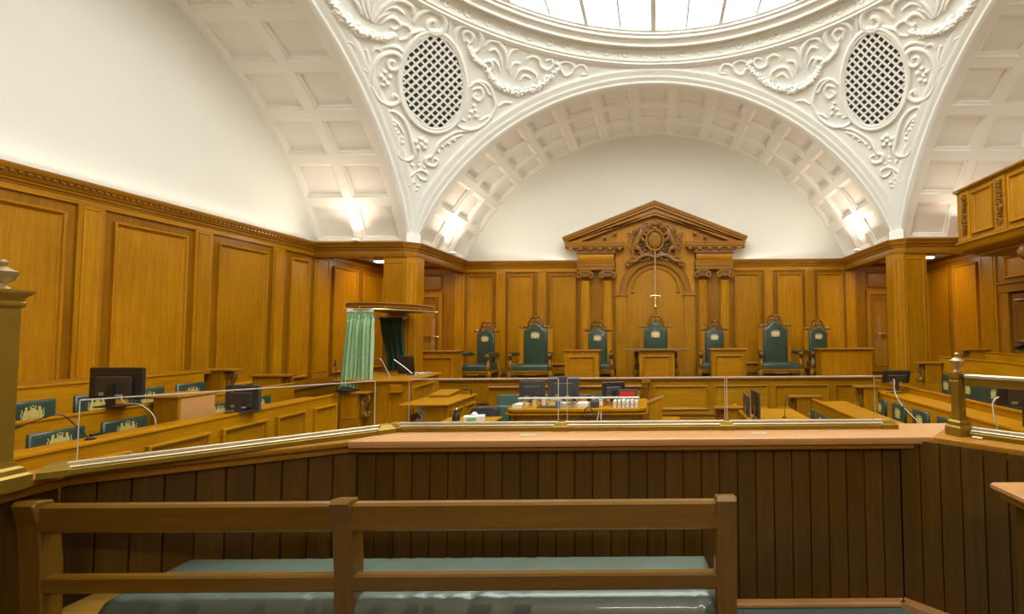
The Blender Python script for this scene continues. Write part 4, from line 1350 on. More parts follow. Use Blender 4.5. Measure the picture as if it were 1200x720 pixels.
t0 = tier('counsel_row', 'low counsel bench with small green panels ending in a carved scroll', 1, 2.5, 3.6, 8.35, .50, WELL,
          [(8.28 - .56 * k - .40, 8.28 - .56 * k, [8.08 - .56 * k]) for k in range(4)], .335, .1, .14, .24, end=(2.27, 2.64, 8.1, .535, WELL, -1))
ob('desk_board', MB(shifted((2.5, 8.35, WELL))).prism([(2.54, 3.6), (3.1, 3.6), (3.1, 8.2), (2.54, 8.2)], .40, .43), 'oak_y', t0)
tm = tier('counsel_row', 'lowest counsel bench in the well, beside the two thin dark screens', 1, 1.22, 3.6, 8.0, .43, WELL, [], 0, 0, end=(1.0, 1.36, 7.45, .465, WELL, -1))
ob('desk_board', MB(shifted((1.22, 8.0, WELL))).prism([(1.26, 3.6), (2.15, 3.6), (2.15, 7.9), (1.26, 7.9)], .33, .36), 'oak_y', tm)

# ------------------------------------------------------------------ witness box, canopy, curtains
wb = thing('witness_box', 'panelled oak witness box between the side benches and the dais', 'witness box', (-4.05, 7.6, WELL))
L = shifted((-4.05, 7.6, WELL))
wp = [(-4.62, 7.25), (-4.0, 7.10), (-3.52, 7.10), (-3.64, 8.35), (-4.9, 8.5)]
ob('body', MB(L).prism(wp, WELL, .90), 'oak_z', wb)
tp = [(-4.68, 7.21), (-4.0, 7.05), (-3.48, 7.05), (-3.60, 8.38), (-4.95, 8.52)]
ob('box_top', MB(L).cprism(tp, .90, .935, .012), 'oak_x', wb)
ob('drop_flap', MB(L).bbox(-3.78, -3.60, 7.06, 7.10, .77, .87, .005), 'oak_x', wb)
ob('flap_rail', MB(L).bbox(-3.78, -3.60, 7.03, 7.10, .75, .775, .004), 'rail_x', wb)
d = Vector((-3.64 + 3.52, 8.35 - 7.10)); ln = d.length; d.normalize(); nn = Vector((d.y, -d.x))
fw = lambda p: L((-3.52 + d.x * p[0] + nn.x * p[2], 7.10 + d.y * p[0] + nn.y * p[2], p[1]))
ob('panel', panel_mb(fw, .08, .95, .42, .82), 'oak_x', wb)
ob('panel', panel_mb(fw, .08, .95, -.1, .32), 'oak_x', wb)
fz_ = lambda p: L((p[0], 7.10 - p[2], p[1]))
for a, b_ in ((-3.98, -3.82), (-3.80, -3.55)):
    ob('panel', panel_mb(fz_, a, b_, .0, .72, prof=((0, 0), (0, .004), (.008, .005), (.014, .001)), field=.0015), 'oak_z', wb)

cn = thing('canopy', 'oak canopy fixed to the pier above the witness box, edged with a brass rail', 'canopy', (-4.4, 8.3, 1.98))
L = shifted((-4.4, 8.3, 1.98))
cp = [(-4.58, 7.30), (-4.5, 7.27), (-4.3, 7.22), (-4.05, 7.3), (-3.90, 7.6), (-3.82, 8.0), (-3.86, 8.6), (-4.7, 9.84), (-5.3, 9.84)]
ob('canopy_board', MB(L).prism(cp, 1.985, 2.03), 'rail_x', cn)
ob('fascia', MB(L).cprism([(x + (.02 if x > -5 else 0), y - .02) for x, y in cp], 2.03, 2.055, .01), 'carved_x', cn)
m_ = MB(L); m_.smooth = 60
m_.tube([(-4.56, 7.26, 1.95), (-4.3, 7.18, 1.95), (-4.03, 7.26, 1.95), (-3.87, 7.6, 1.95), (-3.79, 8.0, 1.95), (-3.83, 8.62, 1.95)], .014, 8, sub=4)
m_.ball((-3.83, 8.64, 1.95), .028, 8, 6)
for x, y in ((-4.3, 7.19), (-3.99, 7.3), (-3.80, 8.0), (-3.83, 8.55)): m_.tube([(x, y, 1.95), (x, y, 2.0)], .008, 6)
ob('curtain_rail', m_, 'bright_brass', cn)
m_ = MB(L); m_.tube([(-5.0, 8.7, 1.87), (-4.35, 8.7, 1.87)], .012, 8)
m_.box(-5.0, -4.4, 8.68, 8.70, 1.83, 1.885)
ob('inner_rail', m_, 'white', cn)
ob('support_post', MB(L).box(-5.12, -5.04, 8.4, 8.48, .9, 1.985), 'rail_z', cn)


def curtain(name, label, x0t, x1t, x0b, x1b, y, zt, zb, amp, folds, mat, tie=None):
    t = thing(name, label, 'curtain', ((x0t + x1t) / 2, y, zb))
    L = shifted(((x0t + x1t) / 2, y, zb))
    random.seed(folds)
    ph = [random.uniform(0, 6) for _ in range(6)]
    mb = MB(L); mb.smooth = 80
    NU, NV = 96, 26
    rows = []
    for j in range(NV + 1):
        v = j / NV
        row = []
        e0 = x0t + (x0b - x0t) * v; e1 = x1t + (x1b - x1t) * v
        if tie:
            k = math.sin(min(1, v / .85) * PI / 2) ** 2.2
            e0 = x0t + (x0b - x0t) * k; e1 = x1t + (x1b - x1t) * k
        for i in range(NU + 1):
            u = i / NU
            x = e0 + (e1 - e0) * (u + .012 * math.sin(2 * PI * u * folds * .5 + ph[0] + v * 2))
            a = amp * (.45 + .55 * min(1, v * 4 + .1))
            yy = a * math.sin(2 * PI * u * folds + ph[1] + .9 * math.sin(v * 2.2 + ph[2])) + a * .5 * math.sin(2 * PI * u * folds * 2.3 + ph[3] + v * 1.5) + a * .35 * math.sin(2 * PI * u * folds * .45 + ph[4])
            if v < .10: yy = amp * .35 * math.sin(2 * PI * u * folds * 2.6)
            row.append((x, y + yy, zt + (zb - zt) * v + (.008 * math.sin(2 * PI * u * folds) if j == NV else 0)))
        rows.append(row)
    mb.rings(rows, close=False, cap0=False, cap1=False)
    ob('cloth', mb, mat, t)
    h = MB(L); h.smooth = 80
    rows = []
    for z in (zt + .03, zt + .015, zt, zt - .02):
        rows.append([(x0t + (x1t - x0t) * i / 60, y - .012 + .008 * math.sin(i * 2.2), z) for i in range(61)])
    h.rings(rows, close=False, cap0=False, cap1=False)
    ob('heading', h, 'white' if 'light' in mat else mat, t)


curtain('curtain', 'light green gathered curtain hanging in front of the witness box', -4.49, -4.10, -4.58, -4.10, 7.20, 1.93, .74, .035, 8, 'curtain_light')
curtain('curtain', 'dark green curtain drawn aside inside the witness box canopy', -4.82, -4.42, -4.68, -4.36, 8.66, 1.84, .95, .035, 7, 'curtain_dark', tie=True)

# ------------------------------------------------------------------ table beside the witness box
st = thing('shorthand_table', 'flat-topped oak side desk standing below the witness box', 'desk', (-3.0, 7.15, WELL))
L = shifted((-3.0, 7.15, WELL))
ob('desk_top', MB(L).bbox(-3.42, -2.76, 6.62, 7.72, .625, .65, .006), 'oak_y', st)
ob('body', MB(L).box(-3.1, -2.79, 6.68, 7.68, WELL, .625), 'oak_z', st)
fs = lambda p: L((-2.79 + p[2], p[0], p[1]))
ob('panel', panel_mb(fs, 6.76, 7.15, .2, .55), 'oak_x', st)
ob('panel', panel_mb(fs, 7.22, 7.62, .2, .55), 'oak_x', st)
m_ = MB(L); scroll_mb(m_, -3.1, 6.75, .38, .60, -1, .10, .04)
ob('console', m_, 'steel', st)
ob('book_rest', MB(L).prism([(7.35, .66), (7.75, .70), (7.75, .72), (7.35, .68)], -3.35, -3.05, 'yzx'), 'oak_y', st)

# ------------------------------------------------------------------ the dock: floor, boarded walls, ledges
dock_floor = struct(ob('floor.010', MB().prism([(-2.95, -2.2), (2.9, -2.2), (2.9, 1.6), (1.5, 3.06), (-1.75, 3.06), (-2.95, 2.2)], -.12, 0), 'carpet'))
dock = thing('dock', 'boarded oak dock enclosure with a broad polished ledge', 'dock', (0, 3.0, 0))
DF = shifted((0, 3.0, 0))
LZ = .98
# inner faces of the boarding, as wall lines
WL = [(-2.80, -2.0), (-2.80, 2.36), (-1.78, 2.985), (1.45, 2.985), (2.75, 1.58), (2.75, -2.0)]


def plank_wall(p0, p1, w, par, z0=.0, z1=.955, rnd=None):
    p0, p1 = Vector(p0), Vector(p1)
    t = (p1 - p0); ln = t.length; t.normalize()
    nn = Vector((-t.y, t.x))       # outward
    n = max(1, round(ln / w)); w = ln / n
    ob('backing', MB(lambda p: DF((p0.x + t.x * p[0] + nn.x * p[1], p0.y + t.y * p[0] + nn.y * p[1], p[2]))).box(0, ln, .022, .06, z0, z1), 'plank_z', par)
    for i in range(n):
        a, b_ = i * w + .0022, (i + 1) * w - .0022
        pr = [(a, .02), (a, .004), (a + .004, 0), (b_ - .004, 0), (b_, .004), (b_, .02)]
        off = random.uniform(-.001, .001)
        pts = [[(p0.x + t.x * q[0] + nn.x * (q[1] + off), p0.y + t.y * q[0] + nn.y * (q[1] + off), z) for q in pr] for z in (z0, z1)]
        ob('plank', MB(DF).rings(pts), 'plank_z', par)


plank_wall(WL[0], WL[1], .112, dock)
plank_wall(WL[1], WL[2], .118, dock)
plank_wall(WL[2], WL[3], .1075, dock)
plank_wall(WL[3], WL[4], .107, dock)
plank_wall(WL[4], WL[5], .112, dock)

# front ledge: thick polished board with a rounded nose
def ledge_slab(poly_in, poly_out, z, th, mat, name, nose=.014, parent=dock):
    """strip between an inner and an outer polyline with a rounded inner nose"""
    R = []
    for (xi, yi), (xo, yo) in zip(poly_in, poly_out):
        d = Vector((xo - xi, yo - yi)).normalized()
        R.append([(xi + d.x * nose, yi + d.y * nose, z), (xi + d.x * nose * .3, yi + d.y * nose * .3, z - nose * .35), (xi, yi, z - th / 2), (xi + d.x * nose * .4, yi + d.y * nose * .4, z - th + nose * .3), (xi + d.x * nose * 1.4, yi + d.y * nose * 1.4, z - th),
                  (xo, yo, z - th), (xo, yo, z)])
    mb = MB(DF).rings(R); mb.smooth = 35
    return ob(name, mb, mat, parent)


ledge_slab([(-1.775, 2.88), (1.60, 2.89)], [(-1.60, 3.30), (1.95, 3.30)], LZ, .045, 'ledge', 'ledge')
ledge_slab([(-1.80, 2.915), (1.50, 2.915)], [(-1.8, 3.0), (1.5, 3.0)], LZ - .045, .03, 'rail_x', 'ledge_moulding', .01)
ledge_slab([(-2.70, 2.29), (-1.775, 2.88)], [(-2.82, 2.55), (-1.60, 3.40)], LZ, .035, 'rail_x', 'ledge')
ledge_slab([(-2.73, 2.33), (-1.80, 2.92)], [(-2.80, 2.42), (-1.85, 3.05)], LZ - .035, .045, 'rail_x', 'ledge_moulding', .015)
ledge_slab([(-2.64, -1.9), (-2.66, 1.95), (-2.70, 2.29)], [(-2.95, -1.9), (-2.95, 1.95), (-2.82, 2.55)], LZ, .035, 'rail_y', 'ledge')
ledge_slab([(-2.70, -1.9), (-2.72, 2.33)], [(-2.84, -1.9), (-2.84, 2.36)], LZ - .035, .045, 'rail_y', 'ledge_moulding', .015)
ledge_slab([(1.60, 2.89), (2.66, 1.62)], [(1.95, 3.30), (2.95, 1.72)], LZ, .045, 'rail_x', 'ledge')
ledge_slab([(1.52, 2.93), (2.70, 1.60)], [(1.62, 3.0), (2.80, 1.65)], LZ - .035, .03, 'rail_x', 'ledge_moulding', .012)
ob('toe_strip', MB(DF).bbox(-1.75, 1.44, 2.925, 2.985, .0, .03, .008), 'ledge', dock)
ts = MB(DF).prism([(1.40, 2.93), (1.45, 2.985), (2.75, 1.58), (2.70, 1.53)], 0, .03)
ob('toe_strip', ts, 'ledge', dock)
for x0, y0 in ((-.82, 2.98), (.57, 2.99)):
    ob('name_plate', MB(DF).bbox(x0, x0 + .095, y0, y0 + .055, LZ - .002, LZ + .004, .001), 'brass_light', dock)

# outer casing of the dock so that it is solid from the court side
out = [(-2.95, -2.2), (-2.95, 2.5), (-1.95, 3.25), (1.85, 3.25), (2.9, 1.75), (2.9, -2.2)]
for a, b_ in zip(out[:-1], out[1:]):
    a_, c_ = Vector(a), Vector(b_); t = (c_ - a_).normalized(); n2 = Vector((-t.y, t.x)) * -.03
    q = [a_, c_, c_ + n2, a_ + n2]
    ob('outer_panel', MB(DF).rings([[(v.x, v.y, WELL) for v in q], [(v.x, v.y, LZ - .04) for v in q]]), 'oak_z', dock)

# gate end inside the dock
gt = thing('dock_partition', 'boarded oak partition end with a polished cap, beside the dock wall', 'partition', (1.8, 1.5, 0))
GF = shifted((1.8, 1.5, 0))
ob('cap', MB(GF).bbox(1.352, 1.72, -.6, 2.04, .95, .98, .008), 'ledge', gt)
ob('cap_moulding', MB(GF).bbox(1.375, 1.70, -.6, 2.015, .915, .95, .01), 'rail_y', gt)
for i in range(3):
    ob('plank', MB(GF).bbox(1.42 + i * .085, 1.42 + (i + 1) * .085 - .003, 1.90, 1.97, 0, .915, .003), 'plank_z', gt)
for i in range(8):
    ob('plank', MB(GF).box(1.40, 1.42, .9 + i * .134, .9 + (i + 1) * .134 - .004, 0, .915), 'plank_z', gt)

# ------------------------------------------------------------------ brass rail with glass screens
def rail_run(p0, p1, z, label, name='brass_rail', h=.038, ends=(True, True), glass_from=None):
    p0, p1 = Vector(p0), Vector(p1)
    t = (p1 - p0); ln = t.length; t.normalize(); nn = Vector((-t.y, t.x))
    base = ((p0 + p1) / 2)
    T = thing(name, label, 'rail', (base.x, base.y, z))
    L = shifted((base.x, base.y, z))
    fr = lambda p: L((p0.x + t.x * p[0] + nn.x * p[1], p0.y + t.y * p[0] + nn.y * p[1], z + p[2]))
    e0 = .07 if ends[0] else 0; e1 = .07 if ends[1] else 0
    ob('bottom_plate', MB(fr).bbox(e0, ln - e1, -.045, .045, 0, h * .7, .003), 'brass', T)
    ob('top_channel', MB(fr).bbox(e0, ln - e1, -.03, .03, h * .7, h, .004), 'brass_light', T)
    ob('glass_channel', MB(fr).bbox(e0, ln - e1, -.012, .012, h, h + .016, .003), 'brass_light', T)
    def block(c):
        R = []
        for k, z_ in ((.05, 0), (.05, h * .72), (.045, h * .8), (.03, h + .012), (.02, h + .016)):
            R.append([(c - k, -k - .005, z_), (c + k, -k - .005, z_), (c + k, k + .005, z_), (c - k, k + .005, z_)])
        ob('block', MB(fr).rings(R), 'brass', T)
    if ends[0]: block(.04)
    if ends[1]: block(ln - .04)
    return T, fr, ln, block


def pane(fr, a, b_, z0, z1, label, T0):
    """glass sheet standing in the channel: a thing of its own"""
    o = thing('glass_screen', label, 'glass', tuple(T0), 0, 'glass screens on the dock rail')
    L = lambda p: (fr(p)[0], fr(p)[1], fr(p)[2])
    return o


front, ffr, fln, fblock = rail_run((-1.69, 3.17), (1.50, 3.17), LZ, 'long dark brass rail along the broad front ledge of the dock')
fblock(1.69 - .60); fblock(1.69 + .445)


def glass(par, fr, a, b_, z0, z1):
    g = ob('glass_pane', MB(fr).box(a, b_, -.004, .004, z0, z1), 'glass', par)
    e = MB(fr).box(a, b_, -.0046, .0046, z1, z1 + .005).box(a - .003, a, -.0045, .0045, z0, z1).box(b_, b_ + .003, -.0045, .0045, z0, z1)
    ob('polished_edge', e, 'edge', g)


zg = 1.303 - LZ
glass(front, ffr, 1.69 - 1.565, 1.69 - .622, .05, zg)
glass(front, ffr, 1.69 - .562, 1.69 + .435, .05, zg)
glass(front, ffr, 1.69 + .452, 1.69 + 1.385, .05, zg)
side_l, lfr, lln, lb_ = rail_run((-2.69, 2.20), (-1.66, 3.14), LZ, 'brass rail with glass screen on the splayed side of the dock by the side benches')
glass(side_l, lfr, .10, lln - .10, .05, zg)


def urn(mb, c, s=1.0):
    return mb.lathe([(.022 * s, 0), (.024 * s, .006 * s), (.012 * s, .018 * s), (.012 * s, .026 * s), (.03 * s, .04 * s), (.040 * s, .066 * s), (.042 * s, .072 * s), (.028 * s, .080 * s), (.010 * s, .092 * s), (.010 * s, .096 * s), (.015 * s, .104 * s), (.014 * s, .112 * s), (.006 * s, .118 * s), (.001, .12 * s)], c, 20)


def brass_post(name, label, x, y, w, z0, z1, us, ang=0):
    t = thing(name, label, 'post', (x, y, z0), ang)
    R = []
    b = MB()
    h = z1 - z0
    for k, z in ((w * 1.0, 0), (w * 1.0, .05), (w * .85, .06), (w * .8, .08), (w * .62, .09), (w * .58, .11)):
        R.append([(-k, -k, z), (k, -k, z), (k, k, z), (-k, k, z)])
    b.rings(R); ob('base', b, 'brass', t)
    s = MB().box(-w * .5, w * .5, -w * .5, w * .5, .1, h - .03)
    ob('shaft', s, 'brass', t)
    for rot in (0,):
        fr = lambda p: (p[0], -w * .5 - p[2], p[1])
        ob('sunk_panel', panel_mb(fr, -w * .34, w * .34, .15, h - .1, prof=((0, 0), (0, .004), (.004, .005), (.008, .001)), field=.001), 'brass', t)
    R = []
    for k, z in ((w * .56, h - .07), (w * .62, h - .06), (w * .62, h - .05), (w * .56, h - .045), (w * .6, h - .03), (w * .78, h - .015), (w * .85, h - .01), (w * .85, h)):
        R.append([(-k, -k, z), (k, -k, z), (k, k, z), (-k, k, z)])
    ob('capital', MB().rings(R), 'brass', t)
    u = MB(); u.smooth = 40
    urn(u, (0, 0, h), us)
    ob('urn_finial', u, 'urn_brass', t)
    return t


brass_post('newel_post', 'brass post with urn finial at the bend of the dock ledge, past the front glass', 1.775, 2.93, .052, LZ, 1.345, .98, .3)
brass_post('newel_post', 'tall brass post with urn finial rising beside the near end of the side benches', -2.65, 2.0, .075, LZ, 1.785, 1.05, 0)
# handrail from the short post, and its foot rail
hr = thing('handrail', 'polished brass handrail running from the short urn post', 'rail', (2.2, 2.5, 1.3))
HF = shifted((2.2, 2.5, 1.3))
p0, p1 = Vector((1.80, 2.90)), Vector((2.78, 1.72))
t = (p1 - p0).normalized(); nn = Vector((-t.y, t.x)); ln = (p1 - p0).length
fr = lambda p: HF((p0.x + t.x * p[0] + nn.x * p[1], p0.y + t.y * p[0] + nn.y * p[1], p[2]))
ob('rail_bar', MB(fr).bbox(0, ln, -.022, .022, 1.315, 1.338, .006), 'brass_light', hr)
ob('under_rail', MB(fr).bbox(0, ln, -.014, .014, 1.27, 1.315, .003), 'brass', hr)
side_r, rfr, rln, _ = rail_run((1.83, 2.90), (2.82, 1.75), LZ, 'dark brass foot rail on the ledge below the handrail', ends=(False, True))
ob('catch', MB(rfr).bbox(.02, .07, -.075, -.045, .0, .012, .003), 'brass_light', side_r)
hr2 = thing('handrail', 'dark brass panel rail joining the tall urn post towards the viewer', 'rail', (-2.68, 1.2, 1.5))
HF2 = shifted((-2.68, 1.2, 1.5))
ob('rail_bar', MB(HF2).bbox(-2.72, -2.64, .2, 1.92, 1.745, 1.785, .008), 'brass', hr2)
ob('under_rail', MB(HF2).bbox(-2.70, -2.66, .2, 1.92, 1.68, 1.745, .004), 'brass', hr2)
ob('foot_rail', MB(HF2).bbox(-2.74, -2.62, .2, 1.9, LZ, LZ + .05, .008), 'brass', hr2)

# ------------------------------------------------------------------ the bench in the dock
bn = thing('dock_bench', 'long wooden bench with open rail back and green leather cushion in the foreground', 'bench', (-1.1, 2.3, 0))
bn['label'] = 'long wooden bench with open rail back and flat green leather cushion inside the dock'
BF = shifted((-1.1, 2.3, 0))
YB0 = 2.115


def post(xc, w, lean):
    pr = [(YB0 + .03, 0), (YB0 + .03, .42), (YB0 + .02, .62), (YB0 + .005, .80), (YB0 - lean, .888), (YB0 - lean + .02, .905), (YB0 - lean + .075, .895), (YB0 + .085, .80), (YB0 + .105, .62), (YB0 + .11, .42), (YB0 + .11, 0)]
    mb = MB(BF)
    c = .006
    mb.rings([[(xc - w / 2, y, z) for y, z in [(p[0] + (.006 if i < 5 else -.006), p[1] - (.006 if 3 < i < 7 else 0)) for i, p in enumerate(pr)]],
              [(xc - w / 2 + c, y, z) for y, z in pr], [(xc + w / 2 - c, y, z) for y, z in pr],
              [(xc + w / 2, y, z) for y, z in [(p[0] + (.006 if i < 5 else -.006), p[1] - (.006 if 3 < i < 7 else 0)) for i, p in enumerate(pr)]]])
    ob('back_post', mb, 'bench_post', bn)


post(-2.645, .098, .02); post(-1.325, .084, .02); post(.292, .088, .015)
for a, b_ in ((-2.6, -1.36), (-1.29, .255)):
    ob('top_rail', MB(BF).bbox(a, b_, YB0 + .005, YB0 + .055, .765, .882, .01), 'bench', bn)
    ob('lower_rail', MB(BF).bbox(a, b_, YB0 + .025, YB0 + .07, .508, .578, .008), 'bench', bn)
ob('seat_board', MB(BF).bbox(-2.66, .335, YB0 + .06, 2.60, .35, .385, .008), 'seatboard', bn)
ob('front_rail', MB(BF).box(-2.66, .335, 2.54, 2.575, .26, .35), 'bench', bn)
for x in (-2.62, -1.325, .292):
    ob('leg', MB(BF).box(x - .035, x + .035, 2.52, 2.585, 0, .35), 'bench_post', bn)
# cushion with a soft rounded edge and slight creases
NX, NY = 110, 20
random.seed(5)
cr_ = [(random.uniform(-2.3, .2), random.uniform(.15, .5) * random.choice((-1, 1)), random.uniform(.02, .06), random.uniform(.003, .009)) for _ in range(30)]
x0, x1, y0, y1 = -2.375, .262, 2.145, 2.585
z0, zt = .386, .468
rows = []
prof = []
for j in range(NY + 1):
    prof.append(j / NY)
for i in range(NX + 1):
    u = i / NX
    x = x0 + (x1 - x0) * u
    ex = min(u, 1 - u) * (x1 - x0)
    row = [(x, y0 + .03, z0)]
    for v in prof:
        y = y0 + (y1 - y0) * v
        ey = min(v, 1 - v) * (y1 - y0)
        d = min(ex, ey, .045)
        h = math.sqrt(max(0, 1 - (1 - d / .045) ** 2))
        z = z0 + .018 + (zt - z0 - .018) * h + .008 * math.sin(PI * v) * h
        for cx, sl, wd, am in cr_:
            dd = (x - (cx + sl * (v - .3)))
            z -= am * math.exp(-(dd / (wd * .35)) ** 2) * h * (1 - v * .6)
            z += am * .6 * math.exp(-((dd - wd * .6) / (wd * .5)) ** 2) * h * (1 - v * .6)
        row.append((x, y, z))
    row.append((x, y1 - .03, z0))
    rows.append(row)
mb = MB(BF); mb.smooth = 80
mb.rings(rows, close=True)
ob('cushion', mb, 'leather_seat', bn)

# ------------------------------------------------------------------ the public gallery
ga = thing('gallery', 'oak public gallery balcony with carved strips projecting above the side doorway', 'balcony', (5.6, 8.0, 3.0))
GL = shifted((5.6, 8.0, 3.0))
GX = 5.45
ob('gallery_floor', MB(GL).box(GX + .12, XW, -1.5, 8.8, 2.98, 3.1), 'oak_y', ga)
ob('parapet', MB(GL).box(GX, GX + .06, -1.5, 8.82, 3.10, 4.02), 'oak_z', ga)
ob('parapet_return', MB(GL).box(GX + .06, XW, 8.76, 8.82, 3.10, 4.02), 'oak_z', ga)
ob('cap_rail', MB(GL).sweep([(-.08, 0), (.02, 0), (.03, .02), (.06, .03), (.065, .05), (.05, .07), (-.08, .07)], [((GX, -1.5, 4.01), (-1, 0, 0)), ((GX, 8.82, 4.01), (-.999, .4, 0)), ((XW, 8.82, 4.01), (0, 1, 0))]), 'rail_y', ga)
cv = [(-.02, 0), (.03, 0), (.035, -.03), (.01, -.05), (-.0, -.07), (-.02, -.13), (-.07, -.19), (-.16, -.225), (-.3, -.235), (-.3, 0)]
o = MB(GL).sweep(cv, [((GX, -1.5, 3.14), (-1, 0, 0)), ((GX, 8.82, 3.14), (-1, .9, 0)), ((XW, 8.82, 3.14), (0, 1, 0))]); o.smooth = 40
ob('cove', o, 'oak_y', ga)
ob('soffit', MB(GL).box(GX + .2, XW, -1.5, 8.7, 2.88, 2.92), 'rail_y', ga)
fg = lambda p: GL((GX - p[2], p[0], p[1]))


def carved_drop(u0, u1):
    s = ob('carved_strip', MB(fg).box(u0 - .03, u1 + .03, 3.15, 4.0, 0, .02), 'oak_z', ga)
    mb = MB(fg); mb.smooth = 60
    uc = (u0 + u1) / 2
    random.seed(int(u0 * 100))
    z = 3.26
    while z < 3.92:
        for k in range(3):
            mb.ball((uc + random.uniform(-.055, .055), z + random.uniform(-.02, .02), .03), (random.uniform(.02, .035), random.uniform(.02, .035), random.uniform(.02, .035)), 6, 4)
        s_ = random.choice((-1, 1))
        mb.tube([(uc - s_ * .05, z, .025), (uc, z + .03, .045), (uc + s_ * .055, z + .02, .04), (uc + s_ * .04, z - .01, .03)], [.012, .018, .014, .008], 6)
        z += .047
    o = ob('carved_drop', mb, 'carved_z', s)


us = 8.70
k = 0
carved_drop(8.48, 8.68)
ob('panel', panel_mb(fg, 7.86, 8.40, 3.22, 3.94), 'oak_z', ga)
carved_drop(7.60, 7.80)
ob('panel', panel_mb(fg, 6.1, 7.50, 3.22, 3.94), 'oak_z', ga)
carved_drop(5.84, 6.02)
for i in range(3):
    ob('panel', panel_mb(fg, 4.4 - i * 1.7, 5.75 - i * 1.7, 3.22, 3.94), 'oak_z', ga)
for i in range(1):
    gs = thing('spectator_chair', 'oak chair whose back shows just above the gallery parapet', 'chair', (5.85, 7.52 - i * 2.2, 3.1))
    ob('seat_back', MB().bbox(-.02, .02, -.16, .16, 0, 1.26, .008), 'oak_z', gs)
    ob('seat', MB().bbox(.02, .4, -.16, .16, .40, .44, .008), 'oak_x', gs)
gb = thing('bracket', 'carved scroll bracket carrying the gallery beside the doorway', 'bracket', (6.3, 7.5, 2.7))
L = shifted((6.3, 7.5, 2.7))
mb = MB(L); mb.smooth = 50
mb.tube([(5.85, 7.5, 2.83), (5.7, 7.5, 2.86), (5.6, 7.5, 2.78), (5.66, 7.5, 2.70), (5.78, 7.5, 2.72), (5.76, 7.5, 2.79)], [.08, .07, .07, .06, .05, .04], 9, sub=3)
mb.tube([(5.75, 7.5, 2.84), (6.1, 7.5, 2.74), (6.4, 7.5, 2.66), (6.6, 7.5, 2.5), (6.68, 7.5, 2.36)], [.09, .1, .1, .1, .08], 9, sub=3)
for k in range(16): mb.ball((5.7 + k * .06, 7.5 + random.uniform(-.09, .09), 2.80 - k * .02), random.uniform(.035, .06), 6, 4)
ob('acanthus', mb, 'carved_x', gb)
ob('back_block', MB(L).box(5.9, XW - .03, 7.44, 7.56, 2.6, 2.88), 'rail_x', gb)

# ------------------------------------------------------------------ light fittings
def fit(name, label, loc, r, box, mat, group):
    t = thing(name, label, 'lamp', loc, 0, group)
    ob('housing', MB().lathe([(r, 0), (r, .03), (r * .9, .04)], (0, 0, 0), 16) if not box else MB().box(-r, r, -r * .6, r * .6, 0, .04), 'white', t)
    ob('lamp_glass', MB().lathe([(r * .5, -.03), (r * .85, -.02), (r * .9, 0)], (0, 0, 0), 16) if not box else MB().box(-r * .9, r * .9, -r * .5, r * .5, -.03, 0), mat, t)
    return t


fit('ceiling_lamp', 'glowing ceiling lamp in the low bay behind the pier next to the witness canopy', (-6.32, 11.35, 3.26), .14, True, 'lamp_glass', 'ceiling lamps of the corner bays')
fit('ceiling_lamp', 'glowing ceiling lamp in the low bay behind the pier next to the gallery', (6.25, 11.3, 3.26), .14, True, 'lamp_glass', 'ceiling lamps of the corner bays')
for (x, y), lab in (((-5.9, 9.68), 'small floodlight on the cornice of the side vault'), ((-4.66, 11.35), 'small floodlight on the cornice of the end vault, over the witness box side'), ((4.66, 11.35), 'small floodlight on the cornice of the end vault, over the wide desk side')):
    t = thing('floodlight', lab, 'lamp', (x, y, 3.41), 0)
    ob('housing', MB().bbox(-.05, .05, -.05, .05, 0, .04, .006), 'white', t)
    ob('lamp_glass', MB().box(-.04, .04, -.04, .04, .04, .046), 'uplight_glass', t)


# ------------------------------------------------------------------ monitors, microphones and things on the desks
def monitor(label, loc, w, h, rz, tilt=0, group='black monitors', back=True, arm=False, mat='black', zoff=.1):
    t = thing('monitor', label, 'monitor', loc, rz, None)
    d = .025
    def fr(p):
        y, z = p[1], p[2]
        c, s = math.cos(tilt), math.sin(tilt)
        return (p[0], y * c - (z - zoff) * s, zoff + y * s + (z - zoff) * c)
    # screen faces +y (away from the camera) so that the back is seen
    ob('casing', MB(fr).bbox(-w / 2, w / 2, -d, d * .2, zoff, zoff + h, .008), mat, t)
    ob('screen', MB(fr).box(-w / 2 + .012, w / 2 - .012, d * .2, d * .2 + .002, zoff + .015, zoff + h - .012), 'black_matt', t)
    hs = MB(fr).bbox(-w * .32, w * .32, -d - .025, -d, zoff + .03, zoff + h * .72, .01)
    hb = ob('rear_housing', hs, 'black_matt', t)
    v = MB(fr)
    for k in range(5): v.box(-w * .25 + k * .012, -w * .25 + k * .012 + .005, -d - .028, -d - .025, zoff + h * .12, zoff + h * .22)
    v.box(w * .05, w * .2, -d - .029, -d - .025, zoff + h * .1, zoff + h * .16)
    ob('socket_strip', v, 'cable', hb)['kind'] = 'stuff'
    ob('stand_neck', MB().box(-.035, .035, -d - .05, -d - .02, .01, zoff + h * .5), mat, t)
    ob('stand_foot', MB().prism([(-.11, -.12), (.11, -.12), (.13, .08), (-.13, .08)], 0, .012), mat, t)
    return t


monitor('black monitor seen from behind, standing on the middle bench row before the long oak wall', (-5.31, 4.92, .90), .60, .31, -.12, zoff=.07)
monitor('dark grey monitor seen from behind, on the jury front rail near the carved bench ends', (-4.46, 5.40, .76), .44, .27, -.2, mat='black_matt', zoff=.02)


def cable(label, pts, r=.005, mat='cable'):
    c = tuple(pts[0])
    mb = MB(shifted(c)); mb.smooth = 80
    mb.tube(pts, r, 6, sub=5)
    o = ob('cable', mb, mat)
    o.location = c
    return tag(o, label, 'cable')


cable('grey cable hanging from the monitor on the middle bench row', [(-5.22, 4.86, 1.0), (-5.15, 4.84, .94), (-5.0, 4.84, .92), (-4.88, 4.84, .83), (-4.85, 4.84, .72), (-4.95, 4.84, .62)])


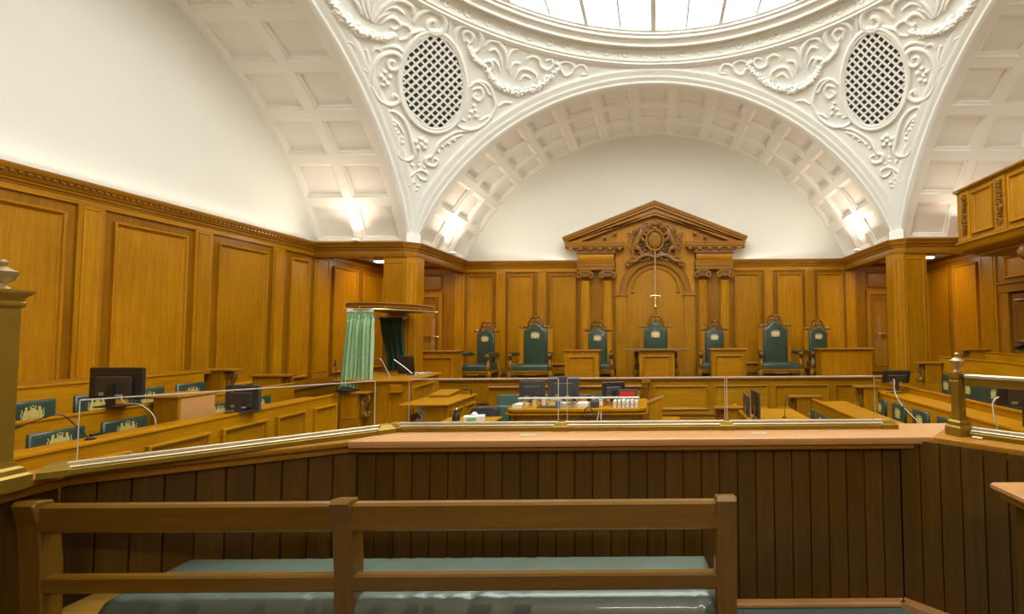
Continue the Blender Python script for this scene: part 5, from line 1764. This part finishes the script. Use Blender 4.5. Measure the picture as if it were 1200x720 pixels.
def mic(label, base, tip, mat='black', h=None, stand=.02):
    t = thing('microphone', label, 'microphone', base)
    L = shifted(base)
    b, e = Vector(base), Vector(tip)
    mid = (b + e) / 2 + Vector((0, 0, abs(e.z - b.z) * .5 + .06))
    ob('mic_base', MB().lathe([(.035, 0), (.035, .01), (.012, .018)], (0, 0, 0), 12), mat, t)
    g = MB(L); g.smooth = 80
    g.tube([b, b + (mid - b) * .5 + Vector((0, 0, .02)), mid, e], .005, 6, sub=4)
    ob('gooseneck', g, mat, t)
    k = MB(L); k.smooth = 60
    dr = (e - mid).normalized()
    k.tube([e - dr * .01, e, e + dr * .035, e + dr * .04], [.007, .011, .011, .005], 8)
    ob('mic_head', k, mat, t)
    return t


mic('black gooseneck microphone on the side bench desk beside the tall urn post', (-4.5, 3.98, .77), (-4.72, 3.72, .93))
mic('thin black microphone stem standing at the curtain edge of the jury front', (-4.36, 6.8, .78), (-4.46, 6.9, 1.17))
mic('chrome microphone on a stem on the witness box top', (-4.0, 7.5, .935), (-4.35, 7.5, 1.16), 'steel')
mic('thin black microphone on the low counsel bench by the carved scroll', (1.82, 7.1, .36), (1.90, 7.1, .62))

# black phone on the jury front
t = thing('telephone', 'black desk telephone on the corner of the jury front under the green curtain', 'telephone', (-4.32, 6.98, .782))
ob('phone_base', MB().prism([(-.1, 0), (.1, 0), (.1, .025), (-.1, .05)], -.11, .11, 'xzy'), 'black', t)
m_ = MB(); m_.smooth = 60; m_.tube([(-.09, 0, .05), (-.07, 0, .068), (.07, 0, .055), (.09, 0, .035)], [.022, .014, .014, .022], 8)
ob('handset', m_, 'black_matt', t)
t = thing('book', 'dark closed folder lying flat beside the dock rail at the foot of the jury front', 'book', (-2.2, 3.2, .99))
ob('cover', MB().bbox(-.17, .12, -.06, .05, 0, .014, .002), 'black_matt', t)
t.location = (-1.98, 3.06, LZ); t.rotation_euler = (0, 0, .72)
t['label'] = 'dark closed folder lying on the ledge behind the splayed brass rail'
t = thing('switch_box', 'small black box fixed between two green panels of the middle bench row', 'box', (-5.27, 4.70, .62))
ob('casing', MB().bbox(0, .04, -.05, .05, 0, .06, .004), 'black', t)

# witness box: dark screen on an arm and small devices
t = thing('screen', 'tilted dark screen on the witness box top beside the dark curtain', 'screen', (-3.98, 7.95, .935), .25)
ob('panel_body', MB(lambda p: (p[0], p[1] * .94 - p[2] * .34, p[1] * .34 + p[2] * .94)).bbox(-.12, .12, -.01, .01, .02, .32, .005), 'black', t)
ob('arm', MB().tube([(.0, .03, 0), (0, -.02, .16)], .012, 6), 'steel', t)
m_ = MB(); m_.tube([(-.16, -.12, .25), (.0, -.12, .12), (.1, -.12, .03), (.17, -.12, .0)], .007, 6, sub=3)
ob('cable_arm', m_, 'steel', t)
for i, (x, y, w, m) in enumerate(((-3.80, 8.0, .07, 'white'), (-3.70, 8.05, .05, 'steel'), (-3.86, 7.85, .05, 'black'))):
    t = thing(('adaptor', 'plug', 'control_box')[i], ('small white adaptor on the far edge of the witness box top', 'small grey plug at the end of the witness box top', 'small black control box next to the adaptor on the witness box')[i], 'device', (x, y, .935), .3 * i)
    ob('case', MB().bbox(-w, w, -.03, .03, 0, .03, .005), m, t)
    m_ = MB(); m_.smooth = 60; m_.tube([(w, 0, .015), (w + .03, .01, .02), (w + .05, -.02, .008)], .006, 6, sub=3)
    ob('lead', m_, m, t)
t = thing('desk_lamp', 'small dark lamp clipped to the far corner of the side desk', 'lamp', (-2.82, 7.62, .65))
m_ = MB(); m_.smooth = 60; m_.tube([(0, 0, 0), (0, 0, .05), (-.03, 0, .09), (-.1, -.02, .085)], .008, 6, sub=3)
ob('stem', m_, 'black', t)
ob('lamp_head', MB().bbox(-.13, -.04, -.05, .03, .075, .095, .005), 'black', t)

# clerk's desk
cd = thing('clerk_desk', 'long oak desk crowded with papers and monitors in the well of the court', 'desk', (-1.25, 7.8, WELL))
L = shifted((-1.25, 7.8, WELL))


def cpoly(x0, x1, y0, y1, r=.16, n=5):
    P = []
    for cx, cy, a0 in ((x1 - r, y0 + r, -PI / 2), (x1 - r, y1 - r, 0), (x0 + r, y1 - r, PI / 2), (x0 + r, y0 + r, PI)):
        for k in range(n + 1):
            a = a0 + PI / 2 * k / n
            P.append((cx + r * math.cos(a), cy + r * math.sin(a)))
    return P


ob('desk_top', MB(L).prism(cpoly(-2.22, -.14, 7.30, 8.45), .43, .465), 'oak_x', cd)
ob('lower_moulding', MB(L).prism(cpoly(-2.24, -.12, 7.28, 8.47), .385, .405), 'oak_x', cd)
ob('under_band', MB(L).prism(cpoly(-2.18, -.18, 7.34, 8.41), .405, .43), 'carved_x', cd)
ob('body', MB(L).prism(cpoly(-2.16, -.20, 7.36, 8.39), WELL, .385), 'oak_z', cd)
fq = lambda p: L((p[0], 7.36 - p[2], p[1]))
for a, b_ in ((-1.98, -1.42), (-1.36, -.98), (-.92, -.36)):
    ob('panel', panel_mb(fq, a, b_, -.3, .32), 'carved_z', cd)
ob('glass_shelf', MB(L).box(-2.14, -.26, 7.72, 7.86, .565, .575), 'edge', cd)
ob('shelf_support', MB(L).box(-2.12, -2.10, 7.74, 7.84, .465, .565).box(-.30, -.28, 7.74, 7.84, .465, .565).box(-1.2, -1.18, 7.74, 7.84, .465, .565), 'steel', cd)
sw_ = thing('swing_gate', 'low oak gate with a curved top at the end of the crowded desk', 'gate', (-.06, 8.2, WELL))
ob('leaf', MB().prism([(-.05, 0), (.16, 0), (.16, 1.2), (.05, 1.17), (-.05, 1.13)], -.03, .03, 'xzy'), 'oak_z', sw_)
ob('cap', MB().prism([(-.08, 1.12), (.05, 1.17), (.18, 1.21), (.18, 1.24), (.05, 1.20), (-.08, 1.15)], -.045, .045, 'xzy'), 'ledge', sw_)

monitor('square dark monitor at the curtain end of the crowded desk', (-2.02, 8.15, .465), .42, .30, 0, mat='black_matt', zoff=.04)
monitor('tallest dark monitor of the three on the crowded desk', (-1.50, 8.10, .465), .50, .36, 0, mat='black_matt', zoff=.05)
monitor('black monitor turned at an angle beside the red display', (-.70, 8.18, .465), .38, .28, .25, zoff=.03)
t = thing('red_display', 'small dark display with a glowing red screen at the end of the crowded desk', 'display', (-.46, 7.95, .465), -.05)
ob('case', MB().bbox(-.15, .15, -.02, .03, .06, .21, .006), 'black', t)
ob('red_screen', MB().box(-.12, .13, -.023, -.02, .085, .185), 'red_screen', t)
ob('foot', MB().box(-.05, .05, -.03, .03, 0, .06), 'white', t)
random.seed(11)
# small upright white files standing in a row at the end of the desk
for i in range(6):
    t = thing('file', ('first', 'second', 'third', 'fourth', 'fifth', 'last')[i] + ' upright slim white file below the red display, counting from the headphones', 'file', (-.62 + i * .065, 7.55, .465), random.uniform(-.05, .05), 'white files on the crowded desk')
    ob('cover', MB().box(-.02, .02, -.09, .09, 0, random.uniform(.085, .105)), 'paper', t)
    ob('spine_label', MB().box(-.012, .012, -.092, -.09, .03, .06), 'cable', t)
items = [(-2.05, 7.55, 'stack', 'paper', 'pale stack of papers at the curtain end of the crowded desk'), (-1.85, 7.60, 'cup', 'gold_pale', 'cream cup among the papers at the curtain end of the crowded desk'),
         (-1.62, 7.5, 'pad', 'black', 'black keyboard lying before the tallest monitor on the crowded desk'), (-1.42, 7.62, 'stack', 'cable', 'grey stack of papers below the tallest monitor'),
         (-1.30, 7.9, 'cup', 'blue', 'blue cup beside the tallest monitor on the crowded desk'), (-1.12, 7.62, 'stack', 'paper', 'white pile of papers at the middle of the crowded desk'),
         (-1.00, 7.95, 'cup', 'white', 'white mug behind the middle pile of papers'), (-.92, 7.5, 'box', 'black_matt', 'dark box file at the middle of the crowded desk'),
         (-.78, 7.62, 'cup', 'rail_z', 'brown cup just beside the row of white files'), (-1.0, 8.2, 'box', 'black', 'low black printer behind the middle of the crowded desk'),
         (-1.74, 7.74, 'cup', 'white', 'white mug just before the square dark monitor'), (-1.95, 7.42, 'cup', 'gold', 'small ochre cup at the near curtain-side corner of the crowded desk'),
         (-1.24, 7.44, 'cup', 'steel', 'steel beaker between the grey and white paper piles'), (-1.58, 7.85, 'stack', 'gold_pale', 'cream paper pile at the foot of the tallest monitor'),
         (-.84, 7.82, 'stack', 'paper', 'white papers at the foot of the angled monitor'), (-.50, 7.75, 'cup', 'white', 'white mug before the red display'), (-1.46, 7.42, 'cup', 'blue', 'blue beaker by the end of the black keyboard')]
for x, y, k, mt_, lab in items:
    if k == 'stack':
        t = thing('paper_stack', lab, 'papers', (x, y, .465), random.uniform(-.2, .2))
        z = 0
        for q in range(5):
            w = random.uniform(.075, .09)
            ob('sheet', MB().box(-w + random.uniform(-.01, .01), w, -.11, .11, z, z + .011), mt_, t); z += .0115
    elif k == 'cup':
        t = thing('cup', lab, 'cup', (x, y, .465))
        m_ = MB(); m_.smooth = 40; m_.lathe([(.026, 0), (.03, .02), (.034, .10), (.030, .10), (.026, .02)], (0, 0, 0), 14)
        ob('cup_body', m_, mt_, t)
        m_ = MB(); m_.smooth = 60; m_.tube([(.032, 0, .08), (.058, 0, .075), (.058, 0, .035), (.03, 0, .03)], .005, 6, sub=3)
        ob('handle', m_, mt_, t)
    elif k == 'pad':
        t = thing('keyboard', lab, 'keyboard', (x, y, .465))
        ob('tray', MB().bbox(-.16, .16, -.06, .06, 0, .015, .003), mt_, t)
        kk = MB()
        for a in range(12):
            for b_ in range(4): kk.box(-.15 + a * .025, -.13 + a * .025, -.05 + b_ * .026, -.03 + b_ * .026, .015, .021)
        ob('key_block', kk, 'black_matt', t)
    else:
        w, h = (.13, .10) if 'printer' in lab else (.06, .09)
        t = thing('printer' if 'printer' in lab else 'box_file', lab, 'printer' if 'printer' in lab else 'box', (x, y, .465))
        ob('case', MB().bbox(-w, w, -.07, .07, 0, h, .008), mt_, t)
        ob('lid', MB().bbox(-w * .9, w * .9, -.06, .05, h, h + .012, .003), 'black_matt', t)
t = thing('headphones', 'dark grey headphones hung over the front edge of the crowded desk', 'headphones', (-.985, 7.27, .42))
m_ = MB(); m_.smooth = 60
m_.tube([(-.055, 0, -.02), (-.05, -.01, .05), (0, -.01, .075), (.05, -.01, .05), (.055, 0, -.02)], .009, 8, sub=4)
ob('headband', m_, 'black_matt', t)
for s in (-1, 1):
    m_ = MB(); m_.smooth = 60; m_.ball((s * .048, -.01, -.045), (.026, .03, .042), 10, 7)
    ob('ear_cup', m_, 'black_matt', t)
cable('white cable dropping straight from the front of the crowded desk', [(-.80, 7.27, .44), (-.80, 7.25, .3), (-.80, 7.26, .1), (-.80, 7.28, -.4)], .007, 'white')
cable('white cable slanting down beside the straight one from the crowded desk', [(-.83, 7.27, .44), (-.86, 7.25, .3), (-.93, 7.26, .12), (-.9, 7.28, -.4)], .007, 'white')
cable('thin black wire rising from the crowded desk to the dais rail', [(-.78, 8.3, .6), (-.9, 8.5, .75), (-1.05, 8.7, .86)], .005, 'black')

# green bench end and dark case beside the side desk
gb_ = thing('short_bench', 'short green leather bench back beside the side desk, behind the brown case', 'bench', (-2.5, 7.75, WELL))
ob('backrest', MB().bbox(-.26, .24, -.03, .04, .72, 1.16, .015), 'leather_teal', gb_)
ob('seat', MB().bbox(-.26, .24, -.42, -.03, .36, .46, .02), 'leather_teal', gb_)
ob('plinth', MB().box(-.25, .23, -.40, .04, 0, .36), 'oak_x', gb_)
t = thing('equipment_case', 'dark brown rounded equipment case in front of the short green bench back', 'case', (-2.45, 7.18, .0))
m_ = MB(); m_.smooth = 50
m_.rings([[(x_, -.12, z_) for x_, z_ in cpoly(-.175, .175, .2, .53, .05, 3)], [(x_, .12, z_) for x_, z_ in cpoly(-.175, .175, .2, .53, .05, 3)]])
ob('case', m_, 'black_matt', t)
ob('trolley', MB().box(-.15, .15, -.1, .1, WELL, .2), 'black', t)
t = thing('side_table', 'small oak table top with tissue box just beyond the dock rail', 'table', (-2.1, 5.55, WELL))
ob('table_top', MB().bbox(-.3, .3, -.26, .3, 1.29, 1.315, .006), 'oak_x', t)
for sx_ in (-1, 1):
    for sy_ in (-1, 1): ob('leg', MB().box(sx_ * .26 - .02, sx_ * .26 + .02, sy_ * .22 - .02, sy_ * .22 + .02, 0, 1.29), 'rail_z', t)
t = thing('tissue_box', 'white and green tissue box on the small oak table', 'box', (-2.0, 5.5, .615), .3)
ob('carton', MB().bbox(-.11, .11, -.06, .06, 0, .07, .003), 'white', t)
ob('green_label', MB().box(-.08, .02, -.0615, -.06, .01, .055), 'green_box', t)
m_ = MB(); m_.smooth = 60; m_.rings([[(.03 * math.cos(a) * k, .02 * math.sin(a) * k, z) for a in [i * PI / 4 for i in range(8)]] for k, z in ((1, .068), (1.2, .09), (.4, .11))])
ob('tissue', m_, 'white', t)
t = thing('carafe', 'dark glass carafe beside the tissue box', 'carafe', (-2.24, 5.6, .615))
m_ = MB(); m_.smooth = 50; m_.lathe([(.04, 0), (.045, .04), (.03, .08), (.018, .1), (.022, .115)], (0, 0, 0), 14)
ob('flask', m_, 'black', t)
ob('stopper', MB().lathe([(.014, .115), (.016, .13), (.006, .14)], (0, 0, 0), 10), 'steel', t)

# two slim screens seen edge-on
for i, (x, y, h, lean, lab) in enumerate(((1.26, 6.95, .33, -.02, 'slim dark screen seen edge-on, the shorter of the pair on the low counsel bench'), (1.385, 6.95, .38, .03, 'slim dark screen seen edge-on, the taller of the pair on the low counsel bench'))):
    t = thing('monitor', lab, 'monitor', (x, y, .36), PI / 2 + lean)
    ob('casing', MB().bbox(-.22, .22, -.015, .015, .05, h + .02, .005), 'black_matt', t)
    ob('screen', MB().box(-.20, .20, .015, .017, .07, h), 'black', t)
    ob('stand_foot', MB().box(-.1, .1, -.06 if i else -.05, .05, 0, .012), 'black', t)
    ob('stand_neck', MB().box(-.03, .03, -.02, .02, .012, .2), 'steel', t)
# monitors on the side desks
t = monitor('small dark monitor on a swivel arm at the far end of the sloping desk row', (3.72, 7.75, .66), .40, .22, -.15, .45, zoff=.12)
cable('grey cable looping down from the small monitor on the swivel arm', [(3.62, 7.6, .84), (3.52, 7.35, .84), (3.50, 7.3, .68), (3.48, 7.0, .5), (3.46, 6.3, .30)], .008)
t = monitor('large black monitor on an arm at the frame edge above the sloping desk row', (3.72, 5.05, .60), .50, .30, -.3, .3, zoff=.22)
cable('pale cable hanging beside the large monitor arm', [(3.42, 4.98, .92), (3.36, 4.98, .86), (3.36, 4.96, .7), (3.40, 4.96, .55)], .007)
t = monitor('black monitor top seen before the dark doorway under the gallery', (6.3, 8.5, 1.12), .5, .28, .3, 1.1, zoff=.15)
# low stool in the well
t = thing('stool', 'low oak stool with a dark seat pad in the well before the dais front', 'stool', (.22, 8.3, WELL))
ob('seat', MB().bbox(-.13, .17, -.12, .12, .82, .86, .005), 'oak_x', t)
ob('seat_pad', MB().bbox(-.05, .10, -.121, .1, .70, .82, .02), 'black_matt', t)
for sx_ in (-1, 1):
    for sy_ in (-1, 1): ob('leg', MB().box(.02 + sx_ * .12 - .02, .02 + sx_ * .12 + .02, sy_ * .09 - .02, sy_ * .09 + .02, 0, .82), 'oak_z', t)
